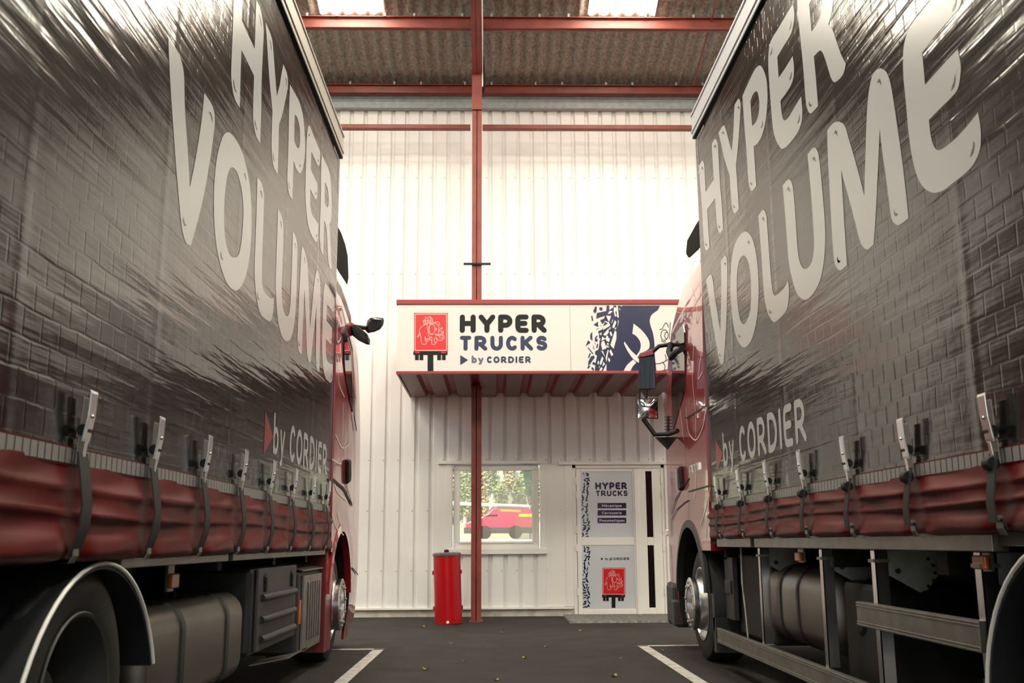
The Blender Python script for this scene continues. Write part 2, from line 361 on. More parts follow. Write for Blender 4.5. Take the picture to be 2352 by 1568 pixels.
# emblem of an elephant with a howdah on a red lorry back, in its own tracing frame (115..925, 140..1060)
EL = [[(190,715),(240,640),(245,540),(290,470),(370,425),(440,410)],[(190,715),(215,725),(272,640),(265,625)],
 [(265,650),(300,870),(325,895),(400,890),(415,850),(440,810),(400,770),(385,710),(385,800),(405,830)],[(400,765),(450,770),(490,745)],
 [(430,410),(435,520),(460,650),(490,735)],[(490,745),(530,710),(550,760),(535,840),(545,895),(610,900),(635,855),(670,830),(665,790),(625,710)],
 [(600,745),(605,830),(625,850)],[(460,800),(500,770),(540,810)],arc(540,530,75,130,0,360,20),arc(535,530,60,120,60,300,14),
 [(590,385),(660,400),(715,480),(700,580),(710,650)],[(600,375),(670,350),(720,380),(715,420),(745,440)],[(645,490),(660,540),(640,560),(645,490)],
 [(620,640),(700,665),(780,640),(825,570),(815,640),(740,690),(620,670)],[(700,600),(760,510),(790,490),(785,540),(760,590),(790,610)],
 [(650,730),(700,790),(780,800),(840,740),(830,680),(790,680),(805,730),(770,750),(720,720),(715,690)],
 [(350,420),(330,330),(390,300),(385,250),(440,250),(500,235),(520,240),(515,270),(550,270),(575,380),(480,390),(350,420)],
 [(390,250),(395,410)],[(450,250),(445,400)],[(510,245),(495,390)],[(335,340),(560,310)],[(340,385),(570,345)]]
def emblem(parent, f, stem_end, red='logo_red', off=Vector((0, -.0012, 0))):
    def g(k): return lambda u, v: Vector(f(u, v))+off*k
    mb = MB(); polys2d(mb, [[(115,140),(925,140),(925,1060),(115,1060)]], g(1)); polys2d(mb, [[(140,1075),(250,1075),(250,1105),(140,1105)],[(765,1075),(880,1075),(880,1105),(765,1105)]], g(2))
    e = mb.build('emblem', red, parent, fix=False)
    mb = MB()
    for L in EL: ribbon(mb, L, g(2), 11, 6)
    ribbon(mb, [(142,170),(895,170),(895,1040),(142,1040),(142,170)], g(2), 16, 0)
    mb.build('emblem_lines', 'logo_line', e, fix=False)
    mb = MB(); polys2d(mb, [[(100,1060),(918,1060),(918,1150),(100,1150)],[(440,1150),(578,1150),(578,stem_end),(440,stem_end)]]+[[(a,1150),(a+90,1150),(a+90,1272),(a,1272)] for a in (138,248,672,785)], g(1))
    mb.build('emblem_wheels', 'ink', e, fix=False)
    return e

# ============================================================ the setting
YW = 14.4      # inner face of the cladding
box('floor', 'asphalt', -30, -40, -.2, 30, 14.62, 0)['kind'] = 'structure'
PITCHX, TR, DEP = .2105, .05, .035     # cladding rib spacing, trough width, depth
def cladding(name, spans, parent=None):
    mb = MB()
    for x0, x1, z0, z1 in spans:
        k = math.floor(x0/PITCHX)-1; pr = []
        while k*PITCHX < x1+.3:
            a = k*PITCHX; pr += [(a, YW), (a+PITCHX-TR-.02, YW), (a+PITCHX-TR, YW+DEP), (a+PITCHX-.02, YW+DEP)]; k += 1
        def yat(x):
            for (xa, ya), (xb, yb) in zip(pr, pr[1:]):
                if xa <= x <= xb: return ya+(yb-ya)*(x-xa)/max(xb-xa, 1e-9)
        pts = [(x0, yat(x0))]+[p for p in pr if x0 < p[0] < x1]+[(x1, yat(x1))]
        for (xa, ya), (xb, yb) in zip(pts, pts[1:]): mb.poly([(xa, ya, z0), (xb, yb, z0), (xb, yb, z1), (xa, ya, z1)])
    return mb
WX0, WX1, WZ0, WZ1 = -.576, .672, .92, 2.10
DX0, DX1, DZ1 = 1.13, 2.44, 2.085
ZT = 7.72
mb = cladding('wall_back', [(-12, WX0, .1, ZT), (WX0, WX1, .1, WZ0), (WX0, WX1, WZ1, ZT), (WX1, DX0, .1, ZT), (DX0, DX1, DZ1, ZT), (DX1, 12, .1, ZT)])
# solid backing behind the cladding, open at the window and the door
for x0, x1, z0, z1 in [(-12, WX0, 0, 8.2), (WX0, WX1, 0, WZ0), (WX0, WX1, WZ1, 8.2), (WX1, DX0, 0, 8.2), (DX0, DX1, DZ1, 8.2), (DX1, 12, 0, 8.2)]:
    mb.box(x0, YW+.045, z0, x1, YW+.2, z1)
struct(mb.build('wall_back', 'cladding', fix=False))
mb = MB()
for x0, x1 in ((-12, DX0), (DX1, 12)): mb.box(x0, YW+.01, 0, x1, YW+.05, .105)
struct(mb.build('baseboard_back', 'concrete'))
mb = MB()
for x0, x1 in ((-12, DX0-.02), (DX1+.02, 12)): mb.box(x0, YW-.03, .1, x1, YW+.02, .125)
struct(mb.build('trim_1', 'white'))
for nm, sx in (('wall_left', -12), ('wall_right', 12)):
    mb = MB()
    for k in range(120):
        y = -12+k*.22; mb.box(sx-.02, y, 0, sx+.02, y+.17, 7.9)
    mb.box(sx-.06 if sx < 0 else sx+.02, -12, 0, sx-.02 if sx < 0 else sx+.06, 14.6, 7.9)
    struct(mb.build(nm, 'cladding'))
# screws in the cladding rows
mb = MB()
for zr in (.62, 1.45, 2.16, 4.9, 6.4):
    for k in range(-14, 16):
        x = k*PITCHX+PITCHX-TR-.035+.0
        if (WX0-.15 < x < WX1+.15 and .8 < zr < 2.12) or (DX0-.1 < x < DX1+.1 and zr < 2.12): continue
        mb.lathe([(.0085, 0), (.006, .004)], (x, YW-.001, zr), (0, -1, 0), 8)
struct(mb.build('trim_2', 'galv'))
# galvanised wall head
mb = MB(); mb.box(-12, YW-.12, 7.47, 12, YW-.02, 7.62); mb.box(-12, YW-.14, 7.62, 12, YW-.0, 7.70)
struct(mb.build('trim_3', 'galv', bevel=.006))
# window surround and door surround flashings
mb = MB(); Y1 = YW-.012
for x0, x1, z0, z1, d in ((-.78, .735, 2.10, 2.145, .05), (-.66, WX0, .90, 2.10, .015), (WX1, .74, .86, 2.10, .035), (-.62, .76, .845, .92, .05)):
    mb.box(x0, YW-d, z0, x1, YW+.03, z1)
for x0, x1 in ((-.79, -.66), (.74, 1.03)): mb.box(x0, YW-.004, .13, x1, YW+.02, 2.10)
struct(mb.build('trim_4', 'white', bevel=.004))
mb = MB(); mb.box(.93, YW-.05, DZ1, 2.56, YW+.03, DZ1+.045); mb.box(1.02, YW-.015, .13, DX0, YW+.03, DZ1); mb.box(DX1, YW-.03, 0, DX1+.10, YW+.03, DZ1)
struct(mb.build('trim_5', 'white', bevel=.004))

# ------------------------------------------------ roof
SL = .24
def rz(Y): return 7.87+SL*(14.2-Y) if Y > 1.0 else 7.87+SL*13.2-SL*(1.0-Y)
SKX = [(-9.83, -8.95), (-6.11, -5.23), (-2.38, -1.50), (1.33, 2.26), (5.06, 5.98), (8.8, 9.7)]
SKY_ = [(11.38, 12.80), (7.0, 9.8), (2.4, 5.2), (-6.0, -2.0)]  # rows beyond the first are unseen, added to light the hall wall
def corr(mb, x0, x1, y0, y1):
    n = max(4, int((x1-x0)/.177*8)); 
    def fn(u, v):
        x = x0+(x1-x0)*u; y = y0+(y1-y0)*v; return (x, y, rz(y)+.03*math.sin(2*PI*x/.177))
    mb.grid(fn, n, 1)
ce = MB(); xs = [-12.2]+[v for p in SKX for v in p]+[12.2]; ys = [-12, -6.0, -2.0, 1.0, 2.4, 5.2, 7.0, 9.8, 11.38, 12.8, 14.75]
for i in range(len(xs)-1):
    for j in range(len(ys)-1):
        sk = (xs[i], xs[i+1]) in SKX and (ys[j], ys[j+1]) in SKY_
        if not sk: corr(ce, xs[i], xs[i+1], ys[j], ys[j+1])
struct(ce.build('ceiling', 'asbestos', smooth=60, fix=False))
for i, (a, b) in enumerate(SKX):
    for j, (c, d) in enumerate(SKY_):
        mb = MB(); corr(mb, a, b, c, d)
        o = mb.build('skylight', 'skylight', fix=False, smooth=60, org=((a+b)/2, (c+d)/2, rz((c+d)/2)))
        if j == 0 and i == 2: tag(o, 'bright skylight sheet in the corrugated roof, left of the red steel column', 'skylight', 'skylights in the roof')
        elif j == 0 and i == 3: tag(o, 'bright skylight sheet in the corrugated roof, right of the red steel column', 'skylight', 'skylights in the roof')
        else: struct(o); o.name = 'window_unseen_skylight'

# purlins
def purlin(name, Y, ztop, h, label):
    r = thing(name, label, 'beam', (0, Y, ztop-h))
    mb = MB(); mb.box(-12, Y-.05, ztop-.010, 12, Y+.05, ztop); mb.box(-12, Y-.05, ztop-h, 12, Y+.05, ztop-h+.012); mb.box(-12, Y-.006, ztop-h, 12, Y+.006, ztop)
    mb.build('beam', 'red_steel', r)
    mb2 = MB(); mb2.box(-.012, -.03, -.035, .012, -.02, .03)
    k = 0; first = None
    for x in range(-14, 15):
        X = x*.531+.12+(.0 if x % 2 else -.13)
        if abs(X) > 3.4 or -.36 < X < -.1: continue
        if first is None:
            first = box('hook_bolt', 'galv', X-.014, Y-.066, ztop-.012, X+.014, Y-.05, ztop+.035, r, org=(X, Y, ztop))
        else:
            c = first.copy(); c.parent = r; C.objects.link(c); c.location = (X, 0, h)
p2t = at_y(1000, 196.5, 14.15).z; p1t = at_y(1000, 41, 12.74).z
purlin('purlin', 14.15, p2t, .135, 'lower red roof beam running just above the grey metal wall head')
purlin('purlin', 12.74, p1t, .17, 'upper red roof beam right below the bright skylight sheets')
# wall rails
for a, b, lb in ((-12, -.325, 'thin red rail across the top of the white wall, left of the column'), (-.145, 12, 'thin red rail across the top of the white wall, right of the column')):
    mb = MB(); Z = at_y(1000, 293, 13.95).z
    mb.box(a, 13.90, Z-.03, b, 14.0, Z+.03); mb.box(a, 13.88, Z-.035, b, 13.9, Z-.02)
    tag(mb.build('wall_rail', 'red_steel', org=((a+b)/2 if abs(a) < 5 else b, 13.95, Z)), lb, 'rail')
# sag rod
mb = MB(); a = at_y(1593, 193, 13.9); b = at_y(1650, -10, 12.3); mb.tube([a, b], .011)
tag(mb.build('sag_rod', 'red_steel', org=a), 'thin red rod slanting across the corrugated roof at the upper right', 'rod')

# steel column and rafter
col = thing('steel_column', 'tall red steel column standing in front of the white wall, carrying the roof', 'column', (-.22, 13.6, 0))
xa, xb = -.286, -.154
def isec(mb, x0, x1, y0, y1, z0, z1, t=.012):
    mb.box(x0, y0, z0, x1, y0+t, z1); mb.box(x0, y1-t, z0, x1, y1, z1); xm = (x0+x1)/2; mb.box(xm-.005, y0, z0, xm+.005, y1, z1)
mb = MB(); isec(mb, xa, xb, 13.42, 13.68, 0, 7.55); mb.build('post', 'red_steel', col)
box('base_plate', 'red_steel', xa-.02, 13.40, 0, xb+.02, 13.70, .015, col)
mb = MB()
def rafter(y0, y1):
    for (dz0, dz1) in ((-.285, -.273), (-.04, -.028)):
        mb.prism([(xa, y0, rz(y0)-.2+dz0), (xb, y0, rz(y0)-.2+dz0), (xb, y0, rz(y0)-.2+dz1), (xa, y0, rz(y0)-.2+dz1)], (0, y1-y0, rz(y1)-rz(y0)))
    mb.prism([(xa+.06, y0, rz(y0)-.485), (xa+.07, y0, rz(y0)-.485), (xa+.07, y0, rz(y0)-.23), (xa+.06, y0, rz(y0)-.23)], (0, y1-y0, rz(y1)-rz(y0)))
rafter(13.7, 1.0)
mb.build('rafter', 'red_steel', col)
mb = MB(); mb.box(xa-.004, 13.39, 7.05, xb+.004, 13.42, 7.60); mb.build('splice_plate', 'red_steel', col)
Z = at_y(1095, 606, 13.4).z
box('cross_bracket', 'black', at_y(1065, 606, 13.4).x, 13.38, Z-.012, at_y(1127, 606, 13.4).x, 13.42, Z+.012, col)
mb = MB(); mb.tube([(xb+.012, 13.40, 7.4), (xb+.012, 13.40, 7.62), (xb+.02, 12.2, rz(12.2)-.47), (xb+.02, 9, rz(9)-.47)], .012)
tag(mb.build('cable', 'cable', org=(xb, 13.4, 7.4)), 'thin white cable running up along the right edge of the red column', 'cable')
mb = MB(); mb.tube([(xb+.03, 13.5, 7.35), (xb+.035, 13.45, 7.6), (xb+.02, 13.4, 7.85), (xb-.02, 13.42, 8.0)], .016)
tag(mb.build('cable', 'black', org=(xb, 13.4, 7.5)), 'short black cable hugging the red column beside the grey wall head', 'cable')

# ------------------------------------------------ window
win = struct(bpy.data.objects.new('window_1', None)); C.objects.link(win); win.location = (.05, YW, WZ0); WL['window_1'] = tuple(win.location)
mb = MB(); yf = YW-.0
for x0, x1, z0, z1 in ((WX0+.02, WX1-.02, WZ0+.005, WZ0+.09), (WX0+.02, WX1-.02, WZ1-.075, WZ1-.01), (WX0+.02, WX0+.10, WZ0+.09, WZ1-.075), (WX1-.11, WX1-.02, WZ0+.09, WZ1-.075)):
    mb.box(x0, yf+.02, z0, x1, yf+.08, z1)
mb.build('window_frame', 'white', win, bevel=.008)
mb = MB()
for x0, x1, z0, z1 in ((WX0+.085, WX1-.095, WZ0+.075, WZ0+.10), (WX0+.085, WX1-.095, WZ1-.09, WZ1-.06), (WX0+.085, WX0+.11, WZ0+.09, WZ1-.075), (WX1-.12, WX1-.095, WZ0+.09, WZ1-.075)):
    mb.box(x0, yf+.005, z0, x1, yf+.06, z1)
mb.build('sash', 'white', win, bevel=.004)
box('pane', 'glass', WX0+.10, yf+.045, WZ0+.09, WX1-.11, yf+.050, WZ1-.075, win)
box('window_sill', 'white', WX0, YW-.03, WZ0-.02, WX1, YW+.05, WZ0+.005, win)
def sheet(px0, py0, px1, py1, name, mt, label, cat):
    a = at_y(px0, py0, YW+.07); b = at_y(px1, py1, YW+.07)
    return tag(box(name, mt, a.x, YW+.062, b.z, b.x, YW+.064, a.z, org=((a.x+b.x)/2, YW+.063, b.z)), label, cat)
sheet(1143, 1128, 1216, 1178, 'paper_sheet', 'paper', 'translucent paper stuck inside the window, upper one at the right', 'paper')
sheet(1183, 1186, 1221, 1238, 'paper_sheet', 'paper', 'translucent paper stuck inside the window in its lower right corner', 'paper')
mb = MB(); P = [at_y(x, y, YW+.18) for x, y in ((1196, 1066), (1224, 1066), (1224, 1185), (1212, 1150), (1206, 1110))]; mb.prism(P, (0, .006, 0))
tag(mb.build('green_banner', 'green', org=P[2]), 'green translucent banner hanging at the right inside the window', 'banner')

# ------------------------------------------------ door
dr = struct(bpy.data.objects.new('door_1', None)); C.objects.link(dr); dr.location = (1.78, YW, 0); WL['door_1'] = tuple(dr.location)
yd = YW-.02
def pane_rect(px0, py0, px1, py1): a = at_y(px0, py0, yd); b = at_y(px1, py1, yd); return a.x, b.x, b.z, a.z
T = pane_rect(1333, 1083, 1456, 1234); B = pane_rect(1336, 1252, 1460, 1398); B = (T[0], T[1], B[2], B[3])
S1 = pane_rect(1482, 1082, 1501, 1233); S2 = pane_rect(1487, 1252, 1508, 1395); S2 = (S1[0], S1[1], S2[2], S2[3])
def frame(mb, x0, x1, z0, z1, holes, y0, y1):   # holes stacked in z with the same x range
    hx0, hx1 = holes[0][0], holes[0][1]
    mb.box(x0, y0, z0, hx0, y1, z1); mb.box(hx1, y0, z0, x1, y1, z1)
    zs = sorted([(h[2], h[3]) for h in holes]); z = z0
    for a, b in zs: mb.box(hx0, y0, z, hx1, y1, a); z = b
    mb.box(hx0, y0, z, hx1, y1, z1)
mb = MB(); mb.box(DX0, YW-.01, 0, DX0+.05, YW+.05, DZ1); mb.box(DX1-.05, YW-.01, 0, DX1, YW+.05, DZ1); mb.box(DX0, YW-.01, DZ1-.05, DX1, YW+.05, DZ1)
mb.build('door_frame', 'white', dr, bevel=.005)
lx1 = at_y(1467, 1200, yd).x
mb = MB(); frame(mb, DX0+.055, lx1-.004, .012, DZ1-.055, [T, B], yd, yd+.055)
leaf = mb.build('door_leaf', 'white', dr, bevel=.005)
mb = MB(); frame(mb, lx1+.004, DX1-.055, .012, DZ1-.055, [S1, S2], yd-.004, yd+.055); side = mb.build('side_leaf', 'white', dr, bevel=.005)
box('mullion', 'white', lx1-.05, yd-.02, .015, lx1+.01, yd-.002, DZ1-.06, dr, bevel=.004)
for k, h in enumerate((T, B)): box('door_panel', 'film', h[0]-.004, yd+.01, h[2]-.004, h[1]+.004, yd+.02, h[3]+.004, leaf)
for k, h in enumerate((S1, S2)): box('glass_panel', 'dark_glass', h[0]-.004, yd+.012, h[2]-.004, h[1]+.004, yd+.02, h[3]+.004, side)
for X, dx in ((DX0+.045, 0), (DX1-.045, 0)):
    for z in (1.86, 1.66, .93+.25, .93, .33): 
        mb = MB(); mb.lathe([(.011, -.05), (.011, .05)], (X, yd-.008, z), (0, 0, 1), 10); mb.build('hinge', 'white', dr, smooth=40)
yp = yd+.0085
def fd(px, py): return at_y(px, py, yp)
zo = (1290, 1030); zs_ = 3.732
def fz(u, v): p = at_y(zo[0]+u/zs_, zo[1]+v/zs_, yp); return Vector((p.x, yp, p.z))
mb = MB()
def fw(u, v): return Vector((u, yp, v))
a = fz(288, 350); b = fz(560, 288); letters(leaf, 'navy', 'HYPER', a.x, b.x, a.z, b.z-a.z, .27, fw, .10)
a = fz(292, 408); b = fz(566, 358); letters(leaf, 'navy', 'TRUCKS', a.x, b.x, a.z, b.z-a.z, .24, fw, .10)
for y0, y1 in ((465, 511), (527, 573), (592, 638)):
    mb = MB(); polys2d(mb, [[(308, y0), (554, y0), (554, y1), (308, y1)]], fz); mb.build('label_bar', 'navy', leaf, fix=False)
mb = MB()
def fw2(u, v): return Vector((u, yp-.0015, v))
for s, x0, x1, yb, yt in (('Mécanique', 345, 514, 500, 476), ('Carrosserie', 345, 514, 562, 538), ('Pneumatiques', 323, 540, 627, 603)):
    a = fz(x0, yb); b = fz(x1, yt); letters(leaf, 'film', s, a.x, b.x, a.z, b.z-a.z, .20, fw2, .12, n=6)
a = fz(372, 955); b = fz(398, 933); letters(leaf, 'ink', 'by', a.x, fz(407, 0).x, a.z, b.z-a.z, .21, fw, .10, n=6)
a = fz(418, 955); letters(leaf, 'ink', 'CORDIER', a.x, fz(555, 0).x, a.z, b.z-a.z, .23, fw, .14, n=6)
mb = MB(); polys2d(mb, [[(337, 932), (358, 944), (337, 958)]], fz); mb.build('triangle', 'ink', leaf, fix=False)
emblem(leaf, lambda u, v: fz(350+(u-115)*(195/810), 1020+(v-140)*(232/920)), 1365 if False else 140+(1364-1020)*920/232)
rnd = random.Random(3)
def tread(z0, z1, y0, y1, x0, x1):
    mb = MB(); n = int((y1-y0)/19)
    for k in range(n):
        for c in range(2):
            if rnd.random() < .08: continue
            cx = x0+(x1-x0)*(c+.5)/2+rnd.uniform(-6, 6)+8*math.sin(k*.35); cy = y0+(k+.5)*(y1-y0)/n+rnd.uniform(-5, 5); a = rnd.uniform(0, PI); ra = rnd.uniform(13, 24); rb = rnd.uniform(6, 12); q = []
            for ang in sorted(rnd.uniform(0, 2*PI) for _ in range(rnd.choice((4, 4, 5)))) if rnd.random() < .3 else (.6, 2.4, 3.8, 5.6):
                u, v = ra*math.cos(ang), rb*math.sin(ang); q.append((min(max(cx+u*math.cos(a)-v*math.sin(a), x0-2), x1+10), min(max(cy+u*math.sin(a)+v*math.cos(a), y0+2), y1-2)))
            mb.poly([fz(*p) for p in q])
    return mb
tread(0, 0, 203, 760, 172, 236).build('tyre_tread_print', 'navy', leaf, fix=False)
tread(0, 0, 835, 1366, 180, 238).build('tyre_tread_print', 'navy', leaf, fix=False)
# office behind the door
mb = MB(); mb.box(.85, YW+.2, -.02, .9, 17, 2.6); mb.box(2.75, YW+.2, -.02, 2.8, 17, 2.6); mb.box(.85, 17, -.02, 2.8, 17.05, 2.6); mb.box(.85, YW+.2, 2.55, 2.8, 17.05, 2.6); mb.box(.85, YW+.2, -.05, 2.8, 17, 0)
struct(mb.build('wall_office', 'office'))

# ------------------------------------------------ canopy with its sign
YF = 12.28; CX0, CX1 = -1.19, 3.05; CZ0, CZ1 = 3.05, 3.985
cn = thing('canopy', 'shallow red edged canopy box over the window and door, carrying the white sign', 'canopy', (.9, YW, CZ0))
mb = MB(); mb.box(CX0-.01, YF-.045, 3.925, CX1, YF+.02, CZ1); mb.box(CX0-.01, YF-.03, 3.925, CX0+.03, YW-.02, CZ1); mb.build('top_trim', 'red_trim', cn, bevel=.004)
mb = MB(); mb.box(CX0, YF-.035, CZ0-.005, CX1, YF+.03, CZ0+.03); mb.build('bottom_trim', 'red_trim', cn, bevel=.004)
mb = MB(); mb.prism([(CX0, YF, CZ0), (CX0, YF, 3.93), (CX0, YW-.03, 3.93), (CX0, YW-.03, CZ0)], (.02, 0, 0)); mb.build('end_panel', 'red_trim', cn)
box('back_board', 'white', CX0+.02, YF-.018, CZ0+.03, CX1, YF+.02, 3.925, cn)
mb = MB(); mb.box(CX0, YF+.03, 3.92, xa-.004, YW-.03, 3.93); mb.box(xb+.004, YF+.03, 3.92, CX1, YW-.03, 3.93); mb.box(xa-.004, YF+.03, 3.92, xb+.004, 13.385, 3.93); mb.box(xa-.004, 13.69, 3.92, xb+.004, YW-.03, 3.93); mb.build('roof_sheet', 'red_trim', cn)
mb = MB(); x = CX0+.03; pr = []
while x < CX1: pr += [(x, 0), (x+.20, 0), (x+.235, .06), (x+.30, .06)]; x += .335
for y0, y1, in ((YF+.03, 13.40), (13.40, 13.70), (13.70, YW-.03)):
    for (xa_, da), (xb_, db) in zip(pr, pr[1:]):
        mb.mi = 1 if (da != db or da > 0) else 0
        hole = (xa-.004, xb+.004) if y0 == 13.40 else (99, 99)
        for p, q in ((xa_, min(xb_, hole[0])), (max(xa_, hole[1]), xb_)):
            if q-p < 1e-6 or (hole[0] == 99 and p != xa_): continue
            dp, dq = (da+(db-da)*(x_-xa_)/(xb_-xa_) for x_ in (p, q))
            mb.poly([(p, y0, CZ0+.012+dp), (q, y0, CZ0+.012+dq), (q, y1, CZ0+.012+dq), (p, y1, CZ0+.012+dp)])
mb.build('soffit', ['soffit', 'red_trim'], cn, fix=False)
YS = YF-.030
def fs(px, py): p = at_y(px, py, YS-.001); return p
def zmap(o, s, dy=0):
    def g(u, v): p = at_y(o[0]+u/s, o[1]+v/s, YS-.001); return Vector((p.x, YS-.001-dy, p.z))
    return g
xsp = fs(1310, 780).x
bl = tag(box('sign_board', 'sign', CX0+.002, YS, CZ0+.032, xsp-.002, YF-.022, 3.920, org=((CX0+xsp)/2, YS, CZ0+.03)), 'white sign board reading HYPER TRUCKS by CORDIER with a red elephant emblem', 'sign')
br_ = tag(box('sign_board', 'sign', xsp+.002, YS, CZ0+.032, CX1, YF-.022, 3.920, org=((CX1+xsp)/2, YS, CZ0+.03)), 'white sign board with a navy elephant drawing beside a tyre tread print', 'sign')
def fu(u, v): return Vector((u, YS-.002, v))
g4 = zmap((1045, 710), 10.453)
def tx(parent, s, x0, x1, yb, yt, wt, mt, gap=.12):
    a = g4(x0, yb); b = g4(x1, yt); letters(parent, mt, s, a.x, b.x, a.z, b.z-a.z, wt, fu, gap)
tx(bl, 'HYPER', 107, 2205, 568, 125, .275, 'ink', .11)
tx(bl, 'TRUCKS', 107, 2222, 995, 635, .27, 'navy', .13)
tx(bl, 'by', 395, 690, 1292, 1110, .25, 'grey_ink', .10)
tx(bl, 'CORDIER', 765, 1825, 1292, 1130, .26, 'navy', .16)
mb = MB(); polys2d(mb, [[(127, 1100), (315, 1218), (127, 1340)]], zmap((1045, 710), 10.453, .001)); mb.build('triangle', 'navy', bl, fix=False)
emblem(bl, zmap((940, 705), 10.45), 1545)
g2 = zmap((1335, 695), 9.5, .001); g2w = zmap((1335, 695), 9.5, .002); g3 = zmap((1420, 695), 9.5, .002); g3k = zmap((1420, 695), 9.5, .003)
K = 9.5
base = [(555,62),(545,180),(340,225),(325,350),(515,285),(465,480),(465,575),(365,625),(385,680),(390,780),(400,870),(375,1020),(305,1060),(300,1120),(345,1155),(310,1320),(295,1496)]
o3 = 85*K  # the right zoom starts 85 px further right
right = [(o3+x, y) for x, y in smooth_loop([(910,62,1),(870,150),(800,205),(740,250),(700,320),(688,420),(710,520),(750,640),(775,760),(790,900),(793,1060),(800,1200),(815,1330),(832,1496,1)])[:-6]]
mb = flat('navy_shape', [base+[(o3+832,1496)]+right[::-1]], g2, 'navy', br_)
BLUE = [[(305,80),(340,90),(335,190),(297,238),(260,185)],[(400,95),(470,110),(455,178),(395,155)],[(240,275),(262,390),(235,400),(215,300)],[(270,480),(365,410),(372,530)],[(410,380),(525,335),(465,470)],[(435,478),(430,505),(402,518)],[(310,605),(345,570),(410,545)],[(240,640),(245,830),(200,790),(192,720),(210,665)],[(345,710),(300,760),(298,840),(350,855),(360,800),(325,775),(360,730)],[(148,818),(205,868),(95,950)],[(135,975),(160,978),(265,1108),(250,1125)],[(250,905),(295,1030),(265,1000)],[(185,1095),(210,1110),(170,1208),(148,1190)],[(270,1150),(297,1190),(150,1400),(155,1280),(215,1170)],[(260,1290),(320,1320),(300,1365),(238,1330)],[(165,1380),(205,1385),(150,1445),(135,1410)],[(235,1398),(280,1445),(265,1485),(220,1440)],[(345,890),(370,905),(350,998),(325,980)],[(290,870),(318,900),(305,915)]]
WHITE = [[(610,62),(700,62),(700,100),(615,160)],[(620,178),(685,178),(640,235),(575,248)],[(715,95),(770,110),(765,190),(740,200),(770,290),(735,305),(705,180)],[(765,62),(800,62),(820,330),(780,310)],[(540,280),(655,290),(605,425)],[(460,485),(520,395),(610,435),(630,500),(480,595)],[(650,465),(690,345),(690,400)],[(735,378),(765,430),(715,565),(675,530)],[(800,365),(815,400),(795,540)],[(620,535),(645,540),(625,590),(605,580)],[(745,545),(770,540),(750,585),(730,575)],[(595,560),(600,640),(565,700),(515,722),(480,695)],[(650,625),(680,710),(650,735),(615,650)],[(735,600),(768,635),(768,780),(708,1005),(635,925)],[(560,710),(595,740),(580,765),(625,775),(610,860),(550,830),(525,780)],[(460,735),(525,790),(440,835)],[(445,645),(435,715),(395,680)],[(385,795),(418,765),(408,835)],[(445,850),(500,830),(550,995),(460,1032),(432,910)],[(570,870),(600,890),(595,930),(560,905)],[(535,920),(612,960),(590,978),(550,970)],[(430,1045),(475,1060),(525,1190)],[(575,1030),(600,1030),(548,1300),(532,1200)],[(645,1020),(700,1135),(660,1165),(612,1060)],[(600,1190),(635,1255),(610,1300),(580,1235)],[(455,1170),(485,1220),(430,1362),(398,1330)],[(375,1255),(388,1300),(370,1358),(352,1310)],[(480,1285),(520,1340),(462,1398)],[(550,1330),(550,1496),(470,1496)],[(430,1405),(468,1430),(445,1480),(392,1482)],[(395,1370),(405,1400),(385,1430)],[(830,115),(855,140),(852,168),(838,150)],[(848,65),(892,66),(888,90)]]
polys2d(mb, BLUE, g2w)
navy = mb.build('navy_drawing', 'navy', br_, fix=False)
mb = MB()
for P in WHITE: mb.poly([g2w(*p) for p in P])
for L in ([(335,455,1),(500,590),(610,720),(670,830),(685,930),(660,1010),(560,1070),(470,1110),(438,1190,1),(400,1145,1),(460,1060),(490,960),(480,860),(430,770),(370,710),(308,675,1)],
          [(142,853),(160,880),(260,1020),(350,1110),(460,1205,1),(460,1320,1),(330,1230),(220,1080),(150,950),(125,880)], [(325,1240,1),(395,1305,1),(310,1400),(265,1498,1),(115,1498,1),(170,1390),(240,1310)]):
    t_ = flat('w', [smooth_loop(L)], g3, 'sign', navy)
    n0 = len(mb.v); mb.v += t_.v
    for q in t_.f: mb.face([i+n0 for i in q])
mb.build('white_cutout', 'sign', navy, fix=False)
mb = MB(); polys2d(mb, [[(515,410),(580,455),(480,520)]], zmap((1335, 695), 9.5, .003)); mb.build('navy_chip', 'navy', navy, fix=False)
mb = MB()
for L in ([(815,1330),(900,1325),(1000,1290),(1090,1235)],[(1020,1130),(1045,1190),(1040,1260)],[(980,1305),(1020,1370),(1010,1470)],[(830,1490),(950,1485),(1075,1455)],arc(1008,705,80,115,0,360,26),arc(1055,715,42,72,70,290,16),[(905,585),(960,565),(1010,470),(1045,435),(1080,480),(1095,540)],[(940,825),(980,855),(1035,855)],[(1135,430),(1115,790)]):
    ribbon(mb, L, g3k, 13, 8)
mb.build('outline', 'ink', navy, fix=False)

# ------------------------------------------------ bin, grate, floor marks
bn = thing('litter_bin', 'tall red metal bin with a grey lid standing on the asphalt left of the column', 'bin', (-.565, 13.22, 0))
bx, by = -.565, 13.22
def half(r, z, d=.0): # rounded front, flat back
    return [(bx+r*math.cos(a)*1.0, by-r*math.sin(a)*1.05, z) for a in [PI*k/20 for k in range(21)]]+[(bx-r, by+.10, z), (bx-r+.02, by+.12, z), (bx+r-.02, by+.12, z), (bx+r, by+.10, z)]
mb = MB(); mb.loft([half(.17, .004), half(.172, .05), half(.172, .84)]); mb.build('body', 'bin_red', bn, smooth=35)
mb = MB(); mb.loft([half(.176, .838), half(.18, .85), half(.18, .872), half(.15, .885)]); lid = mb.build('lid', 'alu', bn, smooth=35)
mb = MB(); mb.lathe([(.03, .88), (.032, .9), (.026, .918), (.01, .922)], (bx, by-.02, 0), (0, 0, 1), 16); mb.build('knob', 'black', lid, smooth=40)
